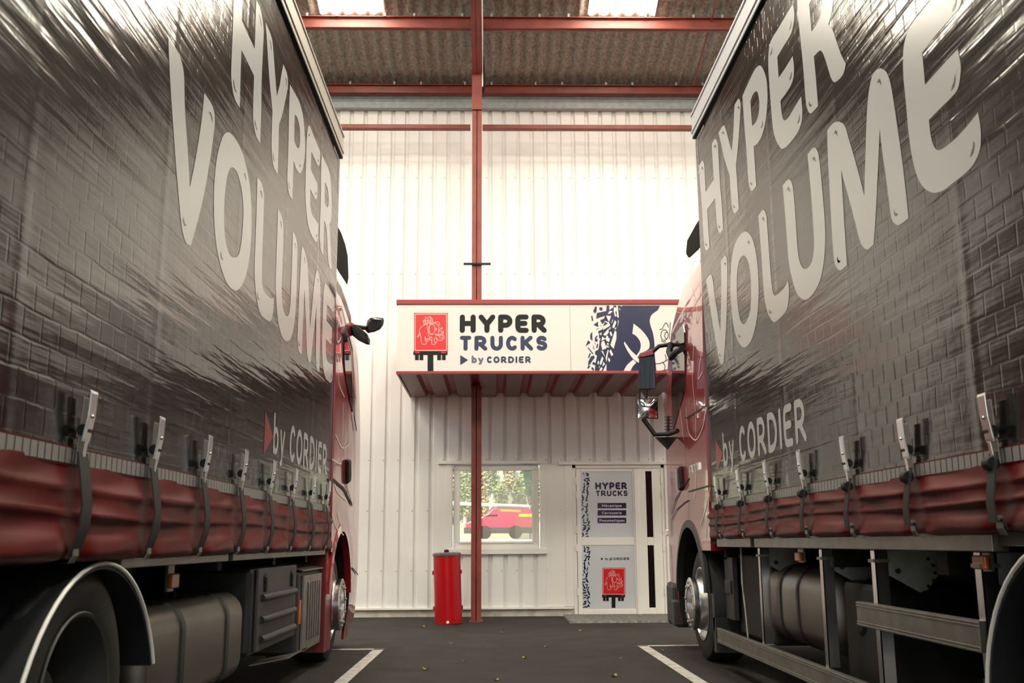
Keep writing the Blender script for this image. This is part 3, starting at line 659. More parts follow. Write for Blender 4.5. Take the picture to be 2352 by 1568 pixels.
for sx in (-1, 1):
    for z in (.17, .61): box('hinge_lug', 'bin_red', bx+sx*.17, by-.01, z, bx+sx*.19, by+.04, z+.05, bn, bevel=.004)
mb = MB(); mb.lathe([(.018, 0), (.014, .006)], (bx, by-.181, .028), (0, -1, 0), 16); mb.build('badge', 'white', bn)
bn.rotation_euler = (0, -.035, 0)
gr = MB(); g0 = at_z(1310, 1431, 0); gx0, gx1, gy0, gy1 = .98, 2.6, 13.16, YW-.03
for k in range(46): x = gx0+(gx1-gx0)*k/45; gr.box(x-.004, gy0, .002, x+.004, gy1, .028)
for k in range(24): y = gy0+(gy1-gy0)*k/23; gr.box(gx0, y-.004, .002, gx1, y+.004, .026)
gr.box(gx0-.01, gy0-.01, .0, gx1+.01, gy1+.01, .006)
tag(gr.build('metal_grate', 'grate', org=(1.8, 13.8, 0)), 'flat grey metal grating lying on the ground in front of the door', 'grate')
def strip(mb, a, b, wd):
    a = Vector((a[0], a[1], 0)); b = Vector((b[0], b[1], 0)); n = (b-a).normalized().cross(Vector((0, 0, 1)))*wd/2
    mb.prism([tuple(p+Vector((0, 0, .0005))) for p in (a+n, a-n, b-n, b+n)], (0, 0, .002))
mb = MB(); strip(mb, (-1.10, 10.15), (-1.16, 1.5), .10); strip(mb, (-1.05, 10.12), (-4.2, 10.12), .10)
tag(mb.build('parking_line', 'line', org=(-1.1, 8, 0)), 'worn white parking bay corner painted on the asphalt beside the left lorry', 'marking')
mb = MB(); strip(mb, (1.47, 10.28), (1.57, 1.5), .10); strip(mb, (1.42, 10.26), (4.6, 10.30), .08)
tag(mb.build('parking_line', 'line', org=(1.5, 8, 0)), 'worn white parking bay corner painted on the asphalt beside the right lorry', 'marking')
lf = None
for k, (px, py) in enumerate(((1036, 1478), (972, 1441), (1335, 1450), (1140, 1563), (1254, 1486), (1424, 1512), (1152, 1454), (978, 1538), (1411, 1554), (1205, 1512), (1520, 1494), (1066, 1520))):
    p = at_z(px, py, 0)
    if lf is None:
        mb = MB(); mb.grid(lambda u, v: (p.x+(u-.5)*.05, p.y+(v-.5)*.035*math.sin(PI*min(max(u, .04), .96)), .004+.012*(u-.5)**2*4+.006*abs(v-.5)), 6, 2)
        lf = mb.build('fallen_leaf', 'leaf', org=(p.x, p.y, 0), fix=False); o = lf
    else:
        o = lf.copy(); C.objects.link(o); o.location = (p.x, p.y, 0); o.rotation_euler.z = k*1.3; o.scale = (1+.3*math.sin(k),)*3
    tag(o, 'small dry leaf lying on the dark asphalt between the lorries', 'leaf', 'dry leaves on the asphalt')

# ============================================================ the lorries
BIG = {
 'H': [[(1590, 360, 6.535)], [(100,140,1),(152,60),(178,100),(188,190),(205,525,1),(327,340,1),(305,0),(295,-190,1),(344,-269),(385,-203),(398,0),(420,400),(445,700),(469,1085,1),(420,1145),(385,1085),(368,950),(347,618,1),(228,790,1),(240,1000),(264,1360,1),(218,1412),(185,1340),(172,1200),(150,800),(120,400)]],
 'Y': [[(1640, 200, 6.535)], [(70,685,1),(145,573),(180,635),(225,800),(270,955,1),(290,720),(300,500),(312,265,1),(372,175),(400,230),(402,330),(375,740),(355,980),(333,1170,1),(345,1350),(360,1568),(378,1826,1),(316,1896),(278,1816),(258,1646),(236,1321,1),(160,1080),(120,900)]],
 'P': [[(1640, 200, 6.535)], [(430,130,1),(515,-59),(615,-261),(689,-325),(744,-263),(791,-107),(806,85),(803,250),(775,520),(725,720),(660,840),(600,888,1),(610,1050),(638,1480,1),(572,1560),(530,1480),(515,1350),(490,950),(455,530)], [(550,205,1),(590,110),(640,60),(665,110),(683,220),(680,350),(655,470),(620,540),(578,583,1),(562,400)]],
 'E': [[(1740, 0, 5.446)], [(447,45,1),(460,130),(462,210),(445,340),(410,445),(330,575),(250,712,1),(267,972,1),(350,850),(443,700,1),(458,830),(455,940),(430,1045),(370,1150),(290,1260,1),(300,1380),(320,1480),(345,1505),(390,1465),(460,1350),(548,1205,1),(563,1380),(560,1480),(545,1556),(505,1656),(414,1781),(318,1860),(255,1797),(205,1656),(180,1447),(150,1050),(138,850),(140,680),(155,560),(190,470),(260,360),(350,205)]],
 'R': [[(1740, 0, 5.446)], [(760,1325,1),(668,1418),(625,1360),(603,1230),(575,850),(535,450),(505,150),(498,-60,1),(620,-290),(720,-470),(800,-540),(870,-460),(925,-270),(950,-60),(945,60),(925,180),(890,305,1),(935,360),(980,480),(1040,660),(1075,735),(1107,795,1),(1085,900),(1040,975),(970,1028),(930,990),(895,890),(850,740),(815,655),(785,632),(755,655),(708,705,1),(722,850),(735,1000)], [(680,397,1),(755,280),(790,190),(808,80),(805,-20),(780,-90),(740,-90),(690,-20),(648,55,1)]],
 'V': [[(1600, 520, 4.75)], [(107,575,1),(150,522),(175,560),(200,760),(235,970),(260,1140,1),(268,900),(272,600),(268,370,1),(315,318),(335,370),(338,550),(332,900),(318,1200),(298,1480,1),(275,1507),(250,1460),(210,1250),(165,980),(130,750)]],
 'O': [[(1600, 520, 4.75)], [(530,55),(600,110),(645,260),(672,480),(680,700),(670,920),(640,1110),(590,1260),(515,1318),(445,1230),(405,1080),(380,880),(370,650),(378,450),(400,270),(450,130)], [(515,315),(555,360),(585,480),(595,650),(595,800),(580,950),(525,1062),(480,1020),(455,880),(443,720),(443,560),(455,430),(480,350)]],
 'L': [[(1740, 320, 3.733)], [(8,655,1),(48,604),(75,640),(85,740),(100,950),(115,1150),(130,1290),(150,1338),(190,1315),(235,1265),(265,1205,1),(272,1310),(262,1420),(240,1480),(150,1565),(100,1510),(70,1410),(55,1300),(35,1000),(20,800)]],
 'U': [[(1740, 320, 3.733)], [(217,395,1),(265,343),(295,370),(310,450),(330,700),(345,930),(365,1050),(400,1108),(445,1090),(475,1020),(487,900),(478,720),(460,450),(430,130,1),(485,70),(520,110),(535,200),(560,460),(580,720),(582,900),(565,1090),(530,1230),(465,1340),(400,1375),(340,1320),(300,1200),(270,1050),(250,800),(235,600)]],
 'M': [[(1880, 140, 3.1375)], [(65,500,1),(100,455),(145,437),(190,465),(220,560),(270,730),(310,880),(332,970,1),(340,700),(350,400),(365,220),(388,105,1),(420,65),(455,55),(495,85),(525,180),(560,400),(600,680),(625,880),(652,1130,1),(610,1165),(570,1182),(530,1140),(510,1010),(490,850),(465,680),(443,490,1),(432,750),(415,1100),(400,1320,1),(375,1345),(350,1358),(310,1320),(280,1220),(235,1040),(190,880),(165,785,1),(175,950),(190,1200),(208,1472,1),(155,1508),(120,1460),(105,1330),(90,1080),(75,800),(67,620)]],
 'E2': [[(2050, 0, 3.4087)], [(515,383,1),(535,500),(535,580),(515,690),(470,755),(380,845),(288,938,1),(300,1050),(325,1140),(360,1175),(410,1155),(500,1080),(600,970),(672,878,1),(690,980),(695,1080),(685,1180),(640,1280),(580,1350),(480,1430),(400,1490),(320,1508),(250,1470),(200,1390),(160,1250),(130,1050),(105,780),(88,600),(85,450),(95,340),(125,245),(180,165),(250,80),(320,-10),(440,-140),(548,-262,1),(558,-150),(545,0),(520,70),(495,100),(420,185),(330,290),(235,415,1),(258,663,1),(350,560),(440,460)]]}
# small dark comma marks near the ends of the strokes: (frame, x, y, size, kind)
Aa, Ab, Ac, Ad, Ae, Af, Ag = (1590,360,6.535), (1640,200,6.535), (1740,0,5.446), (1600,520,4.75), (1740,320,3.733), (1880,140,3.1375), (2050,0,3.4087)
MARKS = [(Aa,150,165,1,'t'),(Aa,412,1050,1,'b'),(Aa,212,1315,1,'b'),(Aa,634,748,1,'b'),(Ab,140,680,1,'t'),(Ab,370,300,1,'t'),(Ab,565,1450,1,'b'),(Aa,345,-165,1,'t'),
 (Ac,665,1310,1.2,'b'),(Ad,568,165,.7,'t'),(Ad,470,1195,.7,'b'),(Ad,312,400,.7,'t'),(Ad,258,1405,.6,'b'),(Ae,50,675,.7,'t'),(Ae,112,1480,.7,'b'),(Ae,267,420,.8,'t'),(Ae,485,160,.8,'t'),(Ae,700,1042,.8,'b'),
 (Af,127,510,.75,'t'),(Af,440,140,.85,'t'),(Af,560,1102,.85,'b'),(Af,148,1440,.75,'b'),
 (Ab,725,560,1,'s'),(Ac,415,320,1,'s'),(Ac,418,950,1,'s'),(Ac,520,1490,1,'s'),(Ac,176,645,.9,'s'),(Ag,482,645,1.1,'s'),(Ag,630,1165,1.1,'s'),(Ag,490,25,1.1,'s')]
MK = {'t': [(-18,22),(-4,-12),(6,-14),(14,8),(18,44),(8,26),(-2,8),(-8,14)], 'b': [(-16,-44),(-6,-14),(4,0),(18,-8),(6,18),(-4,20),(-14,0)], 's': [(10,-66),(14,-20),(4,30),(-18,62),(-10,30),(4,-10)]}
XL, XR = -1.39, 1.77
LINE1 = 'HYPER'
def world_loop(fr, L, n=6):
    out = []
    for p in (smooth_loop(L, n) if n else L):
        q = at_x(fr[0]+p[0]/fr[2], fr[1]+p[1]/fr[2], XR); out.append((q.y, q.z))
    return out

def lorry(label, X, n, front, sh, P):
    """X: side facing the aisle, n: outward normal along x (+1 for the left lorry)"""
    tr = thing('curtainsider_lorry', label, 'lorry', (X-n*1.25, front-4, 0))
    back = -4.0
    def o(d): return X+n*d
    def yz(y, z, d): return (o(d), y, z)
    # body and curtain
    box('box_body', 'body', o(-.03), back, .98, o(-2.52), front-.02, 4.62, tr)
    cu = box('curtain', 'curtain', o(-.012), back, 1.24, o(0), front, 4.47, tr)
    mb = MB(); mb.box(*sorted((o(-.06), o(.022)))[:1], back, 4.46, sorted((o(-.06), o(.022)))[1], front+.03, 4.70)
    for z in (4.50, 4.655): mb.box(min(o(.02), o(.032)), back, z, max(o(.02), o(.032)), front+.03, z+.022)
    rr = mb.build('roof_rail', P['rail'], tr, bevel=.004)
    box('rail_shadow_strip', 'black', o(0), back, 4.445, o(.024), front+.01, 4.462, tr)  # black strip drawn in as the shadow line below the roof rail
    box('front_post', 'body', o(-.10), front-.02, .98, o(-.004), front+.02, 4.6, tr)
    # lettering
    def g(d): return lambda s, z: Vector((o(d), s, z))
    for key, spec in BIG.items():
        fr = spec[0][0]; loops = [world_loop(fr, L) for L in spec[1:]]
        if n > 0: loops = [[((13.05 if key in ('H','Y','P','E','R') else 12.03)-a, b) for a, b in L] for L in loops]
        flat('letter', loops, g(.0015), 'letter', cu).build('letter', 'letter', cu, fix=False)
    mb = MB()
    for fr, x, y, sz, k in MARKS:
        L = world_loop(fr, [(x+a*sz, y+b*sz) for a, b in MK[k]], 0)
        y2 = sum(a for a, b in L)/len(L); zc = sum(b for a, b in L)/len(L)
        top = zc > 3.0 or (y2 > 6.2 and zc > 2.9)
        line1 = fr in (Aa, Ab, Ac) and zc > 2.44+.0 and not (fr == Aa and x > 1000)
        if n > 0: L = [((13.05 if line1 else 12.03)-a, b) for a, b in L]
        mb = MB(); mb.poly([g(.0028)(a, b) for a, b in L]); mb.build('letter_mark', 'letter_dark', cu, fix=False)
    sg = -n     # reading direction along y
    sy = (lambda s: -s) if n < 0 else (lambda s: 14.10+s)
    def gt(s, z): return Vector((o(.0015), sy(s), z))
    letters(cu, 'letter', 'by', -7.71, -7.36, 1.558, .245, .16, gt, .2, .74); letters(cu, 'letter', 'CORDIER', -7.19, -5.63, 1.553, .255, .185, gt, .17)
    mb = MB(); mb.poly([gt(-7.965, 1.80), gt(-7.72, 1.665), gt(-7.965, 1.53)]); mb.build('triangle', 'tri', cu, fix=False)
    # pale squares at the top front corner
    mb = MB()
    for k in range(6): z = 4.36-k*.055; mb.poly([yz(front-.06, z, .0015), yz(front-.10, z, .0015), yz(front-.10, z+.045, .0015), yz(front-.06, z+.045, .0015)])
    for k in range(5): y = front-.06-k*.06; mb.poly([yz(y, 4.40, .0015), yz(y-.048, 4.40, .0015), yz(y-.048, 4.43, .0015), yz(y, 4.43, .0015)])
    mb.build('corner_marks', 'tape', cu, fix=False)
    # straps positions
    ys = [P['y0']+P['dy']*k for k in range(-2, P['n'])]
    # red skirt with folds, drawn in at every strap
    zb = P['zb']; ztp = 1.27
    prof = [(0, .004), (.10, .010), (.2, .020), (.27, .034), (.34, .020), (.45, .022), (.53, .034), (.60, .018), (.72, .022), (.82, .040), (.91, .044), (.97, .030), (1, -.012)]
    def skirt(u, v):
        y = -1.2+(front+1.2)*u; t = v*(len(prof)-1); i = min(int(t), len(prof)-2); fr = t-i
        zz = prof[i][0]+(prof[i+1][0]-prof[i][0])*fr; d = prof[i][1]+(prof[i+1][1]-prof[i][1])*fr
        dist = min(abs(y-a) for a in ys); k = min(1, dist/.16); k = k*k*(3-2*k)
        wv = .5+.5*math.sin(y*2.3+zz*5)*math.sin(y*.9+1)
        d2 = d*(.35+.65*k)*(.6+.6*wv)+.004*math.sin(y*9+zz*14)*k
        zoff = .012*math.sin(y*1.7+1)*math.sin(PI*zz)+(.012*k*zz if zz > .8 else 0)
        return (o(d2), y, ztp-(ztp-zb)*zz-zoff)
    mb = MB(); mb.grid(skirt, 260, 26); mb.build('skirt', 'pvc_red', tr, smooth=180, fix=False)
    # tape of pale squares
    mb = MB(); y = -1.0
    while y < front-.05:
        mb.poly([yz(y, 1.262, .007), yz(y+.044, 1.262, .007), yz(y+.044, 1.312, .007), yz(y, 1.312, .007)]); y += .0505
    tp = mb.build('reflective_tape', 'tape', tr, fix=False)
    box('tape_backing', 'pvc_red', o(-.002), -1.1, 1.255, o(.005), front-.002, 1.318, tr)
    # side rail
    z0, z1 = P['rz']
    def side(d0, d1, y0, y1, z0, z1, name, mt, par=tr, bevel=0): return box(name, mt, o(d0), y0, z0, o(d1), y1, z1, par, bevel)
    ysplit = P['gap']
    mb = MB()
    for a, b in ((3.9 if n > 0 else 3.62, ysplit-.05), (ysplit+.05, front-.12)):
        mb.box(min(o(-.07), o(-.004)), a, z0, max(o(-.07), o(-.004)), b, z1)
    mb.build('side_rail', 'alu', tr, bevel=.004)
    # tension straps
    def strap(y):
        hw = P['hw']
        path = [(.034, 1.30), (.048, 1.22), (.062, 1.13), (.058, 1.06), (.040, zb+.045), (.026, zb+.01)]
        mb = MB(); L = []
        for d, z in path: L.append([(o(d), y-hw, z), (o(d), y+hw, z), (o(d-.006), y+hw, z), (o(d-.006), y-hw, z)])
        mb.loft(L); st = mb.build('tension_strap', 'web', tr, org=(X, y, 1.3), smooth=40)
        bk = MB()   # two steel flaps joined by a rivet
        def plate(y0, y1, pth, t):
            bk.loft([[(o(d), y0+s, z), (o(d), y1+s, z), (o(d-t), y1+s, z), (o(d-t), y0+s, z)] for d, z, s in pth])
        plate(y-.032, y+.024, [(.058, 1.505, 0), (.060, 1.495, 0), (.056, 1.42, 0), (.044, 1.345, 0), (.041, 1.333, 0)], .008)
        plate(y-.006, y+.014, [(.043, 1.338, 0), (.036, 1.285, 0)], .006)
        bk.lathe([(.008, 0), (.005, .005)], (o(.056), y-.002, 1.42), (n, 0, 0), 10)
        b1 = bk.build('buckle', 'steel', st, org=(X, y, 1.3), bevel=.002)
        bk = MB(); plate(y-.012, y+.046, [(.030, 1.485, 0), (.026, 1.40, 0), (.014, 1.35, 0)], .006); plate(y-.010, y+.036, [(.020, 1.35, 0), (.016, 1.26, 0)], .004)
        bk.build('back_plate', 'alu', st, org=(X, y, 1.3), bevel=.002)
        bk = MB(); bk.lathe([(.020, -.016), (.020, .034)], (o(.030), y, 1.375), (0, 1, 0), 12)
        bk.build('roller', 'black', st, org=(X, y, 1.3), bevel=.004)
        if n < 0:
            bk = MB(); bk.lathe([(.024, -.024), (.024, .024)], (o(.040), y+.012, 1.262), (0, 1, 0), 12); bk.build('strap_clip', 'black', st, org=(X, y, 1.3), bevel=.004)
        bk = MB(); bk.loft([[(o(d), y-.021, z), (o(d), y+.021, z), (o(d-.005), y+.021, z), (o(d-.005), y-.021, z)] for d, z in ((.034, zb+.055), (.036, zb+.01), (.024, zb-.012), (-.01, zb-.014))])
        bk.build('hook', 'alu', st, org=(X, y, 1.3))
        return st
    s0 = strap(ys[0]); kids = list(s0.children)
    for y in ys[1:]:
        c = s0.copy(); C.objects.link(c); c.parent = tr; c.location = s0.location+Vector((0, y-ys[0], 0))
        for k in kids: d = k.copy(); C.objects.link(d); d.parent = c
    # chassis underneath
    mb = MB(); mb.box(min(o(-.75), o(-.85)), back, .55, max(o(-.75), o(-.85)), front+1.0, .95); mb.box(min(o(-1.65), o(-1.75)), back, .55, max(o(-1.65), o(-1.75)), front+1.0, .95)
    for y in (1, 2.5, 4.2, 5.6, 7.0, 8.2): mb.box(min(o(-.1), o(-2.4)), y, .86, max(o(-.1), o(-2.4)), y+.09, .96)
    mb.box(min(o(-.62), o(-1.9)), 3.9, .34, max(o(-.62), o(-1.9)), front-.3, .96)  # dark block added to keep the space underneath in darkness
    mb.build('chassis_and_dark_fill', 'dark', tr)
    # wheels
    def wheel(y, d, R, front_w):
        mb = MB(); W_ = .30; c = (o(d), y, R)
        pr = [(.30, -.01), (.33, 0), (R*.86, .004), (R*.965, -.016), (R*.992, -.04), (R, -.055), (R, -.09), (R*.985, -.095), (R*.985, -.105), (R, -.11), (R, -.19), (R*.985, -.195), (R*.985, -.205), (R, -.21), (R, -W_+.03), (R*.96, -W_), (.30, -W_)]
        mb.lathe(pr, c, (n, 0, 0), 64, False); wh = mb.build('wheel', 'rubber', tr, org=c, smooth=35)
        mb = MB()
        if front_w:
            mb.lathe([(.305, -.004), (.30, -.012), (.285, -.012), (.27, -.06), (.235, -.05), (.215, .03), (.20, .055)], c, (n, 0, 0), 48, False); mb.lathe([(.305, -.004), (.31, .002), (.298, .004), (.29, -.012)], c, (n, 0, 0), 48, False)
        else:
            mb.lathe([(.305, 0), (.30, .006), (.288, .0), (.275, -.10), (.262, -.18), (.25, -.22), (.14, -.235), (.13, -.20), (.11, -.12), (.0001, -.115)], c, (n, 0, 0), 48, False)
        mb.build('rim', 'wheel' if front_w else 'rim_grey', wh, org=c, smooth=40)
        mb = MB()
        if front_w:
            mb.lathe([(.205, .05), (.222, .06), (.222, .098), (.205, .106), (.145, .106), (.138, .10), (.13, .0), (.06, -.005), (.0001, -.005)], c, (n, 0, 0), 48, False); hub = mb.build('hub', 'steel', wh, org=c, smooth=30)
            mb = MB()
            for k in range(10):
                a = 2*PI*k/10+.2; q = (o(d), y+.182*math.cos(a), R+.182*math.sin(a)); mb.lathe([(.016, .100), (.016, .108), (.011, .109), (.010, .114), (.007, .116)], q, (n, 0, 0), 8)
            mb.build('wheel_nuts', 'alu', hub if False else wh, org=c)
        else:
            for k in range(10):
                a = 2*PI*k/10; q = (o(d), y+.19*math.cos(a), R+.19*math.sin(a)); mb.lathe([(.015, -.24), (.015, -.205)], q, (n, 0, 0), 6)
            mb.build('wheel_nuts', 'dark_grey', wh, org=c)
        return wh
    wheel(P['wr'], -.04, .47, False); wheel(P['wf'], -.045, .475, True)
    # rear mudguard: arched band with a bright edge
    yc, zc, R = P['fy'], P['fz'], P['fR']
    ang = [math.radians(P['fa']+(168-P['fa'])*k/24) for k in range(25)]
    mb = MB()
    L = []
    for a in ang:
        c_, s_ = math.cos(a), math.sin(a); L.append([yz(yc+(R)*c_, zc+(R)*s_, -.005), yz(yc+(R-.02)*c_, zc+(R-.02)*s_, -.005), yz(yc+(R-.02)*c_, zc+(R-.02)*s_, -.62), yz(yc+R*c_, zc+R*s_, -.62)])
    mb.loft(L); fd_ = mb.build('mudguard', 'dark_grey', tr, smooth=50)
    mb = MB(); mb.tube([yz(yc+(R)*math.cos(a), zc+R*math.sin(a), -.002) for a in ang], .008, 8); mb.build('bright_edge', 'white', fd_, smooth=60)
    # cab ------------------------------------------------------------
    y0 = P['cy0']; yf = P['cyf']; hw = 1.24; xc = o(-1.22)
    def outline(z, yr, yfr, h, r, nose):
        L = [(xc-h, yr, z)]
        for k in range(9):
            a = PI-k*PI/2/8; L.append((xc-h+r+r*math.cos(a), yfr-r+r*math.sin(a)*1.0, z))
        for k in range(1, 6): t = k/6; L.append((xc-(h-r)+2*(h-r)*t, yfr+nose*math.sin(PI*t), z))
        for k in range(9):
            a = PI/2-k*PI/2/8; L.append((xc+h-r+r*math.cos(a), yfr-r+r*math.sin(a), z))
        L.append((xc+h, yr, z)); return L
    lv = [(.24, -.06, hw-.03, .16), (.42, -.02, hw-.01, .18), (.75, 0, hw, .20), (1.1, 0, hw, .20), (1.5, -.01, hw, .20), (1.9, -.03, hw, .20), (2.2, -.07, hw, .20), (2.55, -.15, hw-.005, .22), (2.85, -.25, hw-.012, .25), (3.05, -.36, hw-.02, .30), (3.22, -.52, hw-.035, .40), (3.36, -.72, hw-.055, .42), (3.46, -.98, hw-.09, .40), (3.52, -1.15, hw-.15, .30)]
    mb = MB(); mb.loft([outline(z, y0, yf+dy, h, r, .10) for z, dy, h, r in lv]); cab = mb.build('cab', 'cab_red', tr, smooth=50)
    # two overlapping solids: cut one after the other
    for part in (0, 1, 2):
        c2 = MB()
        if part == 0: c2.lathe([(P['ar'], -.55), (P['ar'], .3)], (o(-.05), P['wf']+P['ao'], .50), (n, 0, 0), 48)
        elif part == 1: c2.box(min(o(-.6), o(.25)), y0-.4, -.2, max(o(-.6), o(.25)), P['wf']+P['ao']+P['ar']*.93, .505)
        else: c2.box(min(o(-.6), o(.25)), y0-.4, -.2, max(o(-.6), o(.25)), P['wf']+P['ao']-P['ar']*.6, .93)
        co = c2.build('cutter', 'black'); md = cab.modifiers.new('b', 'BOOLEAN'); md.operation = 'DIFFERENCE'; md.object = co; md.solver = 'EXACT'; md.material_mode = 'TRANSFER'
        dg = bpy.context.evaluated_depsgraph_get(); me = bpy.data.meshes.new_from_object(cab.evaluated_get(dg)); cab.modifiers.clear(); old = cab.data; cab.data = me; bpy.data.objects.remove(co)
    me = cab.data; me.polygons.foreach_set('use_smooth', [True]*len(me.polygons)); me.set_sharp_from_angle(angle=math.radians(40))
    cs = .02      # side face of the cab, measured from the curtain plane
    def panel(name, pts, mt, d=.004, t=.012, par=None, loopn=0):
        L = [yz(min(p[0], yf-.2), p[1], cs+d) for p in pts]
        mb = MB(); mb.prism(L, (-n*t, 0, 0)); return mb.build(name, mt, par or cab)
    A = [math.radians(a) for a in range(4, 180, 8)]; ayc = P['wf']+P['ao']
    mb = MB(); L = []
    for a in A:
        c_, s_ = math.cos(a), math.sin(a); r0, r1 = P['ar']-.012, P['ar']+.055
        L.append([yz(ayc+r0*c_, .5+r0*s_, cs+.012), yz(ayc+r1*c_, .5+r1*s_, cs+.006), yz(ayc+r1*c_, .5+r1*s_, cs-.03), yz(ayc+r0*c_, .5+r0*s_, cs-.05)])
    mb.loft(L); mb.build('wheel_arch_trim', P['arch'], cab, smooth=50)
    P['cabf'](dict(tr=tr, cab=cab, o=o, yz=yz, panel=panel, n=n, cs=cs, y0=y0, yf=yf, side=side, xc=xc))
    P['under'](dict(tr=tr, o=o, yz=yz, side=side, n=n))
    return tr

def rbox(mb, x0, x1, y0, y1, z0, z1, r, nseg=6):   # rounded section in xz, pushed along y with eased ends
    def sec(y, g):
        L = []
        for cx, cz, a0 in ((x1-r, z1-r, 0), (x0+r, z1-r, 90), (x0+r, z0+r, 180), (x1-r, z0+r, 270)):
            for k in range(nseg+1):
                a = math.radians(a0+90*k/nseg); L.append((cx+(r-g)*math.cos(a), y, cz+(r-g)*math.sin(a)))
        return L
    mb.loft([sec(y0, .015), sec(y0+.012, 0), sec(y1-.012, 0), sec(y1, .015)]); return mb

def under_left(k):
    tr, o, side, n, yz = k['tr'], k['o'], k['side'], k['n'], k['yz']
    mb = MB(); rbox(mb, o(-.62), o(-.06), 4.42, 6.05, .24, .735, .13); tk = mb.build('fuel_tank', 'tank', tr, smooth=40)
    for y in (4.86, 5.66):
        mb = MB(); rbox(mb, o(-.625), o(-.052), y, y+.08, .235, .742, .135); mb.build('tank_strap', 'dark_grey', tk, smooth=40)
    mb = MB(); mb.lathe([(.045, 0), (.045, .05), (.03, .06)], (o(-.28), 5.3, .725), (n*.4, 0, 1), 16); mb.build('filler_cap', 'black', tk, smooth=40)
    mb = MB(); mb.box(o(-.55), 6.18, .345, o(-.05), 7.50, .86); tb = mb.build('tool_box', 'dark_grey', tr, bevel=.03)
    mb = MB(); mb.box(o(-.05), 6.27, .36, o(-.028), 7.48, .855); ld = mb.build('tool_box_lid', 'grey_plastic', tb, bevel=.015)
    for z in (.675, .545, .43):
        mb = MB(); mb.tube([(o(-.026), 6.38, z), (o(-.014), 6.42, z), (o(-.014), 7.36, z), (o(-.026), 7.40, z)], .024, 10); mb.build('lid_rib', 'grey_plastic', ld if False else tb, smooth=60)
    for y in (6.45, 7.28):
        mb = MB(); mb.lathe([(.035, 0), (.028, .008)], (o(-.028), y, .79), (n, 0, 0), 16); mb.build('latch', 'black', tb)
        box('latch_bar', 'black', o(-.03), y-.018, .71, o(-.012), y+.018, .80, tb, bevel=.006)
    mb = MB(); mb.box(o(-.5), 7.66, .20, o(-.05), 8.62, .80); ab = mb.build('exhaust_box', 'dark_grey', tr, bevel=.025)
    mb = MB(); mb.box(o(-.05), 7.80, .21, o(-.03), 8.60, .765)
    for q in range(6): mb.box(o(-.03), 7.96+q*.10, .28, o(-.018), 8.00+q*.10, .72)
    mb.build('ribbed_cover', 'alu', ab, bevel=.006)
    mb = MB(); mb.prism([(o(-.02), 7.70, .80), (o(-.02), 8.60, .80), (o(-.35), 8.60, .87), (o(-.35), 7.70, .87)], (0, 0, .008)); mb.build('heat_shield', 'alu', ab)
    box('side_reflector', 'amber', o(-.052), 7.71, .42, o(-.04), 7.76, .59, ab)
    mb = MB(); mb.prism([(o(-.03), 7.3, .22), (o(-.03), 8.0, .22), (o(-.3), 8.0, .17), (o(-.3), 7.3, .17)], (0, 0, .01)); mb.build('bracket_plate', 'alu', tr)
    mb = MB(); mb.prism([yz(8.66, .12, -.005), yz(8.98, .12, -.005), yz(9.10, .955, -.005), yz(8.68, .955, -.005)], (-n*.02, 0, 0)); mb.box(o(-.5), 8.64, .12, o(-.005), 8.665, .94)
    mb.build('mud_flap', 'flap', tr, bevel=.004)
    p = at_x(386, 1338, o(-.12)); ml = box('marker_lamp', 'amber', o(-.11), p.y-.04, p.z-.025, o(-.09), p.y+.075, p.z+.042, tr, bevel=.006)
    box('lamp_bracket', 'alu', o(-.125), p.y-.03, p.z-.04, o(-.112), p.y+.06, .93, ml)

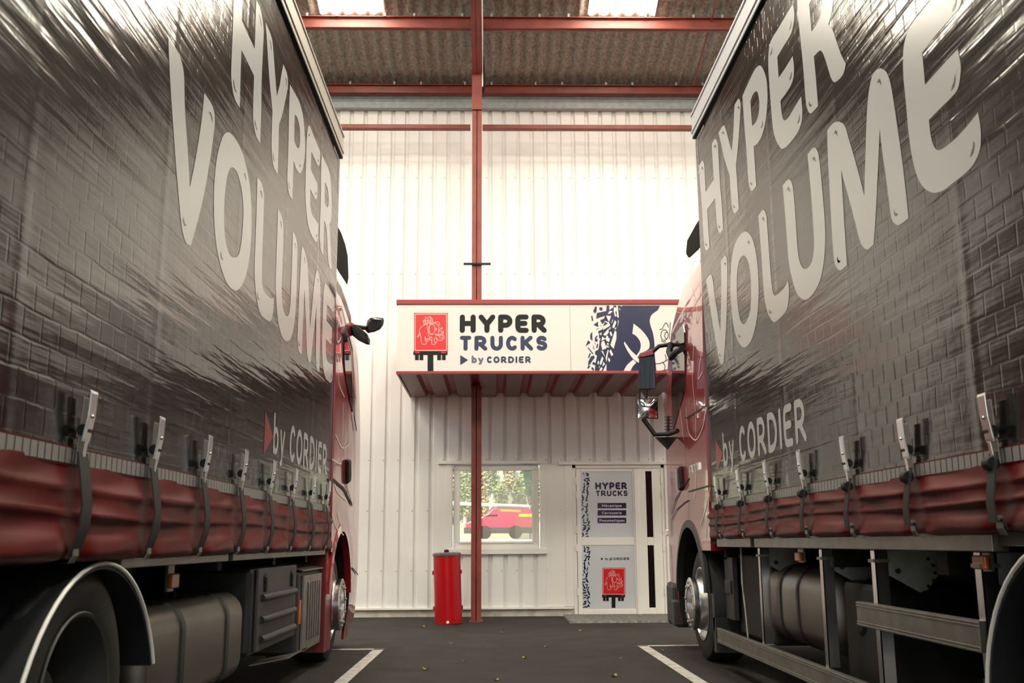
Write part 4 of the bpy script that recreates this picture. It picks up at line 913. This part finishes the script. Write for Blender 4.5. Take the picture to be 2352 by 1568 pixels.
def under_right(k):
    tr, o, side, n, yz = k['tr'], k['o'], k['side'], k['n'], k['yz']
    # galvanised guard posts
    for y, zb in ((6.98, .33), (5.66, .33), (4.88, .2), (3.82, .2)):
        mb = MB(); mb.box(o(-.105), y-.025, zb, o(-.045), y-.019, .955); mb.box(o(-.05), y-.025, zb, o(-.045), y+.03, .955)
        ps = mb.build('guard_post', 'steel', tr)
        mb = MB(); mb.prism([(o(-.11), y-.02, .955), (o(-.35), y-.02, .955), (o(-.36), y-.02, .86), (o(-.29), y-.02, .775), (o(-.25), y-.02, .76), (o(-.11), y-.02, .84)], (0, .006, 0)); mb.build('gusset', 'galv', ps)
        mb = MB(); mb.lathe([(.013, 0), (.013, .012), (.008, .016)], (o(-.15), y-.02, .86), (0, -1, 0), 8); mb.build('bolt', 'dark_grey', ps)
        for q in range(5):
            a = -.9+q*.42; mb = MB(); mb.lathe([(.009, 0), (.009, .002)], (o(-.23-.10*math.cos(a)), y-.02, .875+.085*math.sin(a)-.02), (0, -1, 0), 8); mb.build('bolt_hole', 'dark', ps)
        box('clamp', 'alu', o(-.03), y-.04, .90, o(-.11), y+.03, .915, ps)
    # side guard bars of ribbed aluminium
    for y0, y1, z0 in ((1.5, 8.28, .215), (3.80, 5.07, .595)):
        mb = MB(); mb.box(min(o(-.045), o(-.015)), y0, z0, max(o(-.045), o(-.015)), y1, z0+.115)
        for z in (.004, .016, .092, .104): mb.box(min(o(-.017), o(-.011)), y0, z0+z, max(o(-.017), o(-.011)), y1, z0+z+.006)
        mb.build('side_guard', 'alu', tr, bevel=.002)
    mb = MB(); rbox(mb, min(o(-.13), o(-.70)), max(o(-.13), o(-.70)), 5.93, 7.12, .345, .85, .16); tk = mb.build('fuel_tank', 'tank', tr, smooth=40)
    for y in (6.40, 6.79):
        mb = MB(); rbox(mb, min(o(-.122), o(-.708)), max(o(-.122), o(-.708)), y, y+.06, .337, .858, .166); mb.build('tank_strap', 'dark_grey', tk, smooth=40)
    mb = MB(); mb.lathe([(.05, 0), (.05, .045), (.035, .055)], (o(-.45), 6.6, .84), (0, 0, 1), 16); mb.build('filler_cap', 'alu', tk, smooth=40)
    mb = MB(); mb.box(o(-.65), 5.12, .24, o(-.17), 5.72, .79); bb = mb.build('battery_box', 'black', tr, bevel=.04)
    mb = MB(); mb.lathe([(.09, 0), (.07, .012), (.03, .016)], (o(-.17), 5.45, .60), (n, 0, 0), 20); mb.build('latch', 'black', bb)
    mb = MB(); mb.box(o(-.6), 7.1, .3, o(-.16), 8.1, .9); mb.build('valve_box', 'dark', tr, bevel=.02)
    mb = MB(); mb.box(o(-.14), 8.02, .40, o(-.10), 8.3, .88); mb.box(o(-.10), 8.06, .60, o(-.085), 8.26, .70); mb.build('valve_plate', 'grey_plastic', tr, bevel=.004)
    mb = MB(); mb.tube([yz(7.55, .96, -.06), yz(7.54, .7, -.055), yz(7.50, .5, -.06), yz(7.46, .30, -.06)], .006); mb.build('pull_cord', 'line', tr)
    # mudguard behind the front wheel
    mb = MB(); L = []
    for a in range(-18, 70, 8):
        a = math.radians(180-a); c_, s_ = math.cos(a), math.sin(a); L.append([yz(9.02+.66*c_, .475+.60*s_, -.02), yz(9.02+.575*c_, .475+.54*s_, -.02), yz(9.02+.575*c_, .475+.54*s_, -.4), yz(9.02+.66*c_, .475+.60*s_, -.4)])
    mb.loft(L); mb.box(min(o(-.02), o(-.4)), 8.34, .13, max(o(-.02), o(-.4)), 8.43, .40); mb.build('front_mudguard', 'dark_grey', tr, smooth=50)
    for px, py, y_, s in ((1834, 1278, 0, 1), (2252, 1291, 0, 1), (1641, 1400, 0, .9)):
        p = at_x(px, py, o(-.05)); ml = box('marker_lamp', 'amber', o(-.06), p.y-.05*s, p.z-.026*s, o(-.04), p.y+.05*s, p.z+.026*s, tr, bevel=.006)
        box('lamp_bracket', 'alu', o(-.075), p.y-.055*s, p.z-.032*s, o(-.062), p.y+.05*s, min(.955, p.z+.06), ml)

def rounded(pts, r=0): return pts
def cab_right(k):
    tr, cab, o, yz, panel, n, cs, y0, yf = (k[q] for q in ('tr', 'cab', 'o', 'yz', 'panel', 'n', 'cs', 'y0', 'yf'))
    Xs = o(cs+.004)
    def sf(a, b): return Vector((o(cs+.004), a, b))
    def rib(mb, L):
        ribbon(mb, [p for p in smooth_open(L) if p[0] < yf-.24 and p[1] > .3], sf, .013, 5)
    def q(x, y): p = at_x(1420+x/2.829, 480+y/2.829, Xs); return (p.y, p.z)
    def q2(x, y): p = at_x(1500+x/2.936, 1034+y/2.936, Xs); return (p.y, p.z)
    panel('side_window', [q(355, 830), q(418, 748), q(428, 800), q(432, 1170), q(395, 1300), q(352, 1450), q(345, 1200)], 'dark_glass', .004)
    # seams
    def seam(L, name='door_seam', wd=.012, mt='black', d=.006):
        mb = MB(); ribbon(mb, [(min(p[0], yf-.2), p[1]) for p in L], lambda a, b: Vector((o(cs+d), a, b)), wd, 6); return mb.build(name, mt, cab, fix=False)
    seam([q(440, 640), q(437, 900), q(432, 1200), q(436, 1568), q2(230, 160), q2(240, 330), q2(238, 450)])
    seam([q(355, 800), q(395, 720), q(440, 640), q(530, 490)], 'drip_rail', .03, 'cab_red', .012)
    seam([q2(125, 430), q2(150, 340), q2(190, 260), q2(240, 190)], wd=.02)
    seam([q2(125, 470), q2(160, 400), q2(215, 350), q2(240, 338)], wd=.012)
    seam([q2(240, 278), q2(390, 235)]); seam([q(436, 1360), q(576, 1275)])
    a = q2(195, 185); mb = MB(); mb.loft([[yz(a[0]+dy, a[1]+dz*s, cs+.004+d) for dy, dz in ((-.06, -.10), (.05, -.12), (.06, .10), (-.03, .11))] for d, s in ((0, 1), (.03, .9), (.035, .6))]); mb.build('door_handle', 'black', cab, bevel=.008)
    a = q2(250, 110); b = q2(310, 30)
    mb = MB()
    for t in (.05, .35, .62, .9):
        y = a[0]+(b[0]-a[0])*t; mb.box(min(o(cs), o(cs+.012)), y-.03, 1.60, max(o(cs), o(cs+.012)), y+.012, 1.66)
    mb.build('badge', 'steel', cab)
    # pinstripes
    mb = MB()
    for L in ([(515, 290), (480, 380), (470, 470), (500, 580), (510, 660), (490, 740), (475, 700)], [(440, 1290), (455, 1440), (500, 1500), (540, 1440), (565, 1330), (560, 1220)], [(490, 880), (482, 1100), (500, 1300), (505, 1480)], [(540, 800), (545, 900), (530, 1000), (520, 1100), (545, 1060)], [(400, 1290), (425, 1500)], [(548, 1300), (570, 1290), (555, 1370), (575, 1290)]):
        rib(mb, [q(*p) for p in L])
    for L in ([(290, 90), (285, 250), (275, 330)], [(385, 250), (350, 400), (320, 500)], [(380, 300), (360, 450), (355, 600)]):
        rib(mb, [q2(*p) for p in L])
    mb.build('pinstripe', 'stripe', cab, fix=False)
    # side air deflector at the roof
    def dl(x, y, d): p = at_x(1420+x/2.829, 480+y/2.829, o(d)); return (o(d), p.y, p.z)
    P_ = [(560, 20), (505, 100), (448, 205), (440, 290), (460, 320), (520, 265), (560, 215)]
    mb = MB(); mb.loft([[dl(x, y, -.09) for x, y in P_], [dl(x, y, -.14) for x, y in P_]]); mb.build('roof_deflector', 'deflector', tr, bevel=.015)
    # headlamp side marker
    p = at_x(1537, 1223, o(-.16)); mb = MB(); mb.box(o(-.20), p.y-.03, p.z-.035, o(-.12), p.y+.03, p.z+.035); mb.build('indicator', 'lens', cab, bevel=.012)
    # bumper corner
    mb = MB(); mb.box(o(-.5), yf-.50, .20, o(.045), yf-.06, .62); mb.build('bumper_corner', 'dark_grey', cab, bevel=.05)
    box('step', 'grey_plastic', o(-.30), yf-.56, .22, o(.06), yf-.40, .46, cab, bevel=.02)
    # mirrors on two arms
    Ym = 9.55
    def m_(x, y, Y=Ym): return at_y(1420+x/2.829, 480+y/2.829, Y)
    mb = MB(); mb.loft([[m_(135, 965, Y)+Vector(v) for v in ((0, 0, 0),)]+[m_(150, 940, Y), m_(228, 915, Y), m_(236, 960, Y), m_(247, 1170, Y), m_(130, 1172, Y)] for Y in (Ym, Ym+.10)]); mr = mb.build('mirror', 'black_gloss', tr, bevel=.015)
    mb = MB(); mb.poly([m_(x, y, Ym-.012) for x, y in ((139, 968), (232, 958), (242, 1165), (135, 1166))]); mb.build('mirror_glass', 'dark_glass', mr, fix=False)
    mb = MB(); mb.prism([m_(134, 950, Ym-.02), m_(150, 935, Ym-.02), m_(226, 906, Ym-.02), m_(232, 945, Ym-.02), m_(150, 965, Ym-.02)], (0, .12, 0)); mb.build('mirror_cap', 'cab_red', mr, bevel=.006)
    mb = MB(); L = [m_(x, y) for x, y in ((225, 925), (265, 890), (330, 880), (350, 885))]; mb.tube(L, .020, 8); mb.tube([m_(345, 870, 9.3), m_(330, 930, 9.3), m_(345, 965, 9.2), m_(372, 930, 9.1), m_(415, 905, 8.9)], .030, 8); mb.build('mirror_arm', 'black', mr, smooth=60)
    mb = MB()
    for x in (138, 182): mb.tube([m_(x, 1165), m_(x, 1230)], .012, 8)
    mb.build('mirror_post', 'black', mr)
    def lens(Y, s): return [m_(190+(x-190)*s, 1293+(y-1293)*s, Y) for x, y in ((122, 1232), (255, 1226), (258, 1362), (122, 1356))]
    mb = MB(); mb.loft([lens(Ym-.02, 1), lens(Ym+.05, 1.03), lens(Ym+.10, .7)]); wm = mb.build('wide_mirror', 'black', tr, bevel=.01)
    def lz(u, v):
        a = m_(128+(252-128)*u, 1236+(1356-1236)*v, Ym-.022-.02*math.sin(PI*u)*math.sin(PI*v)); return a
    mb = MB(); mb.grid(lz, 10, 10); mb.build('mirror_glass', M['mirror'], wm, smooth=180, fix=False)
    mb = MB(); mb.tube([m_(160, 1360), m_(238, 1465), m_(330, 1460, 9.4), m_(385, 1440, 9.2)], .022, 8); mb.prism([m_(245, 1482, 9.5), m_(325, 1560, 9.5), m_(385, 1480, 9.5)], (0, .05, 0)); mb.build('mirror_arm', 'black', wm, smooth=60)
    mb = MB(); mb.tube([m_(325, 1345, 9.45), m_(325, 1450, 9.45)], .012, 8)
    for y in (1350, 1370, 1390, 1412, 1432): mb.tube([m_(303, y, 9.45), m_(352, y, 9.45)], .004, 6)
    mb.build('aerial_coil', 'black', wm)

def cab_left(k):
    tr, cab, o, yz, panel, n, cs, y0, yf = (k[q] for q in ('tr', 'cab', 'o', 'yz', 'panel', 'n', 'cs', 'y0', 'yf'))
    Xs = o(cs+.004)
    def sf(a, b): return Vector((o(cs+.004), a, b))
    def rib(mb, L):
        ribbon(mb, [p for p in smooth_open(L) if p[0] < yf-.24 and p[1] > .3], sf, .013, 5)
    def q(x, y): p = at_x(700+x/2.685, 450+y/2.685, Xs); return (p.y, p.z)
    def q2(x, y): p = at_x(350+x/2.936, 1034+y/2.936, Xs); return (p.y, p.z)
    panel('side_window', [q(246, 850), q(262, 870), q(285, 950), q(292, 1050), q(296, 1330), q(276, 1250), q(252, 1110), q(245, 1000)], 'dark_glass', .004)
    def seam(L, name='door_seam', wd=.012, mt='black', d=.006):
        mb = MB(); ribbon(mb, [(min(p[0], yf-.2), p[1]) for p in L], lambda a, b: Vector((o(cs+d), a, b)), wd, 6); return mb.build(name, mt, cab, fix=False)
    seam([q(246, 825), q(265, 860), q(290, 950), q(297, 1080), q(300, 1350), q(315, 1440)], 'window_seal', .045, 'black', .010)
    seam([q(192, 560), q(215, 590), q(240, 660), q(275, 765)], 'sun_visor', .10, 'black_gloss', .014)
    seam([q(246, 1110), q(248, 1250), q(245, 1568)]); seam([q2(1290, 0), q2(1290, 180), q2(1345, 365)], wd=.02)
    seam([q2(1215, 195), q2(1290, 260), q2(1345, 370)], wd=.03); seam([q2(1345, 790), q2(1395, 835)], wd=.015)
    a = q2(1313, 140); mb = MB(); mb.loft([[yz(a[0]+dy, a[1]+dz*s, cs+.004+d) for dy, dz in ((-.10, .10), (.07, .12), (.09, -.10), (-.06, -.13))] for d, s in ((0, 1), (.025, .9), (.03, .6))]); mb.build('door_handle', 'black', cab, bevel=.008)
    mb = MB()
    for L in ([(205, 690), (225, 690), (215, 760), (200, 830), (205, 900), (225, 870)], [(200, 980), (215, 1050), (210, 1150), (245, 1240)], [(190, 1470), (230, 1550), (270, 1530), (285, 1460)], [(238, 1270), (235, 1500)]):
        rib(mb, [q(*p) for p in L])
    for L in ([(1215, 430), (1240, 520), (1290, 570)], [(1250, 420), (1270, 500), (1300, 560)], [(1215, 60), (1270, 90), (1285, 40)], [(1225, 200), (1250, 280), (1310, 340)]):
        rib(mb, [q2(*p) for p in L])
    mb.build('pinstripe', 'stripe', cab, fix=False)
    def dl(x, y, d): p = at_x(700+x/2.685, 450+y/2.685, o(d)); return (o(d), p.y, p.z)
    P_ = [(190, 170), (205, 192), (225, 228), (250, 300), (265, 372), (270, 500), (262, 548), (208, 465), (190, 430)]
    mb = MB(); mb.loft([[dl(x, y, -.06) for x, y in P_], [dl(x, y, -.11) for x, y in P_]]); mb.build('roof_deflector', 'deflector', tr, bevel=.012)
    # bumper side with dark grille slots
    for z in (1.02, 1.12, 1.22): box('grille_slot', 'black', o(-.24), yf-.10, z, o(-.055), yf+.012, z+.06, cab)
    mb = MB(); mb.prism([yz(yf-.62, .10, -.04), yz(yf-.30, .10, -.05), yz(yf-.25, .60, -.04), yz(yf-.46, .60, -.03)], (-n*.03, 0, 0)); mb.build('bumper_corner', 'cab_red', cab, bevel=.006)
    Ym = 9.9
    def m_(x, y, Y=Ym): return at_y(700+x/2.685, 450+y/2.685, Y)
    PP = [(378, 800), (388, 765), (402, 752), (440, 748), (484, 752), (489, 768), (484, 795), (465, 822), (430, 838), (390, 846), (375, 830)]
    def sc(P, s): cx = sum(p[0] for p in P)/len(P); cy = sum(p[1] for p in P)/len(P); return [(cx+(x-cx)*s, cy+(y-cy)*s) for x, y in P]
    mb = MB(); mb.loft([[m_(x, y, Ym+d) for x, y in sc(PP, s)] for d, s in ((-.06, .75), (-.03, 1), (.05, 1), (.09, .7))]); fm = mb.build('front_mirror', 'black_gloss', tr, smooth=50)
    mb = MB(); mb.tube([m_(275, 800, 9.7), m_(330, 808), m_(385, 815)], .022, 8); mb.build('mirror_arm', 'black', fm, smooth=60)
    P2 = [(270, 785), (300, 788), (345, 815), (385, 850), (403, 885), (402, 918), (380, 915), (330, 890), (295, 860), (285, 820)]
    mb = MB(); mb.loft([[m_(x, y, 9.75+d) for x, y in sc(P2, s)] for d, s in ((-.06, .8), (-.03, 1), (.05, 1), (.08, .7))]); mi = mb.build('mirror', 'black_gloss', tr, smooth=50)
    mb = MB(); mb.tube([m_(240, 800, 9.6), m_(285, 795, 9.72)], .03, 8); mb.build('mirror_arm', 'cab_red', mi, smooth=60)
def smooth_open(P, n=6):
    out = []; V_ = [Vector(p) for p in P]
    for i in range(len(V_)-1):
        a, b = V_[i], V_[i+1]; ta = (V_[min(i+1, len(V_)-1)]-V_[max(i-1, 0)])*.5; tb = (V_[min(i+2, len(V_)-1)]-V_[i])*.5
        for k in range(n):
            t = k/n; out.append(tuple(a*(2*t**3-3*t*t+1)+ta*(t**3-2*t*t+t)+b*(3*t*t-2*t**3)+tb*(t**3-t*t)))
    out.append(tuple(V_[-1])); return out
M['mirror'] = mat('mirror_silver', (.85, .85, .85), .02, 1)
lorry('grey curtain sided lorry with red cab, standing left of the aisle', XL, 1, 8.70, None,
      dict(rail='rail', y0=3.365, dy=.7124, n=8, zb=.955, rz=(.912, .952), gap=5.50, hw=.04, wr=3.64, wf=9.2, fy=3.714, fz=.279, fR=.657, fa=22, cy0=8.72, cyf=10.66, ar=.62, ao=.12, arch='cab_red', cabf=cab_left, under=under_left))
lorry('grey curtain sided lorry with red cab, standing right of the aisle', XR, -1, 8.22, None,
      dict(rail='rail_pale', y0=3.47, dy=.7234, n=7, zb=1.03, rz=(.96, 1.032), gap=6.99, hw=.027, wr=3.1, wf=9.0, fy=3.13, fz=.38, fR=.625, fa=10, cy0=8.22, cyf=10.36, ar=.64, ao=.13, arch='dark_grey', cabf=cab_right, under=under_right))

# ============================================================ seen through the window
mb = MB()
def ter(u, v):
    x = -90+180*u; y = 14.62+125*v
    z = 0 if y < 17 else (y-17)/28*1.2 if y < 45 else 1.2 if y < 64 else 1.2+(y-64)*.55
    return (x, y, z-.02+(.5*math.sin(x*.35)*math.sin(y*.3) if y > 66 else 0))
mb.grid(ter, 60, 62); mb.mi = 0
tm = mb.build('floor_yard', ['gravel', 'grass'], fix=False, smooth=60)
for p in tm.data.polygons: p.material_index = 1 if p.center.y > 63 else 0
struct(tm)
Yv = 55.0
def vp(px, py, Y=Yv): return at_y(px, py, Y)
zv = 1.2
van = thing('delivery_van', 'red van parked outside, seen through the office window', 'van', (vp(1150, 1243).x, Yv, zv))
x0 = vp(1068, 1243).x; x1 = vp(1224, 1243).x; zt = vp(1150, 1167).z
def vsec(y): return [(x0, y, zv+.35), (x0+.02, y, zv+.85), (x0+.75, y, zv+1.08), (x0+1.25, y, zt-.25), (x0+1.5, y, zt), (x1-.1, y, zt), (x1, y, zt-.15), (x1, y, zv+.35)]
mb = MB(); mb.loft([vsec(Yv), vsec(Yv+2)]); vb = mb.build('van_body', 'van_red', van, bevel=.06)
mb = MB(); mb.prism([(x0+.95, Yv-.01, zv+1.2), (x0+1.32, Yv-.01, zt-.33), (x0+1.75, Yv-.01, zt-.33), (x0+1.75, Yv-.01, zv+1.2)], (0, .02, 0)); mb.build('van_window', 'dark_glass', van)
for xx in (vp(1113, 1243).x, vp(1184, 1243).x):
    mb = MB(); mb.lathe([(.36, -.05), (.36, .2)], (xx, Yv, zv+.36), (0, 1, 0), 24); mb.build('van_wheel', 'rubber', van)
box('van_bumper', 'grey_plastic', x0-.06, Yv-.03, zv+.3, x1, Yv+.02, zv+.62, van)
mb = MB(); ribbon(mb, [(x0+2.9, zv+1.25), (x0+4.4, zv+1.25)], lambda a, b: Vector((a, Yv-.02, b)), .16, 0); ribbon(mb, [(x0+1.9, zt-.1), (x0+3.0, zt-.16)], lambda a, b: Vector((a, Yv-.02, b)), .12, 0); mb.build('van_stripe', 'yellow', van, fix=False)
a = at_y(1020, 1155, 58); b = at_y(1230, 1163, 58)
mb = MB(); mb.tube([a, b], .10, 10); mb.tube([(a.x+.3, 58, 1.1), (a.x+.3, 58, a.z)], .08, 8); mb.tube([(b.x-.3, 58, 1.1), (b.x-.3, 58, b.z)], .08, 8)
tag(mb.build('barrier_pole', 'white', org=(a.x, 58, 1.2)), 'long white pole running behind the red van outside the window', 'pole')
def bush(name, x, y, r, h, mt, seed, label):
    rn = random.Random(seed); z0 = ter(.5, (y-14.62)/125)[2]; mb = MB()
    for k in range(900):
        a = rn.uniform(0, 2*PI); t = rn.random()**.6; zz = rn.random(); rr = r*t*math.sqrt(max(.05, 1-(zz*1.6-.6)**2 if zz > .4 else 1))
        c = Vector((x+rr*math.cos(a), y+rr*math.sin(a), z0+h*(.12+.88*zz))); e = Vector((rn.gauss(0, 1), rn.gauss(0, 1), rn.gauss(0, 1))).normalized(); f_ = e.orthogonal().normalized(); s = rn.uniform(.08, .18)
        mb.poly([c-e*s, c+f_*s*.6, c+e*s, c-f_*s*.6])
    r_ = thing(name, label, 'tree', (x, y, z0), 'trees on the hillside outside the window'); mb.build('crown', mt, r_, fix=False)
    mb = MB(); mb.tube([(x, y, z0-.3), (x+.1, y, z0+h*.5), (x, y, z0+h*.9)], .14, 6, .04); mb.build('trunk', 'bark', r_)
for k in range(14):
    bx_ = -4.2+1.18*(k % 8)+(.6 if k > 7 else 0); yy = 65.6+(k//8)*3.0+(k*37 % 5)*.1
    bush('hillside_tree', bx_, yy, .42+.03*(k % 3), 2.6+.5*(k*5 % 4)+(k//8)*1.2, 'foliage' if k % 3 else 'foliage_gold', k+10, 'green bushy tree on the hillside seen through the window' if k % 3 else 'golden autumn tree on the hillside seen through the window')
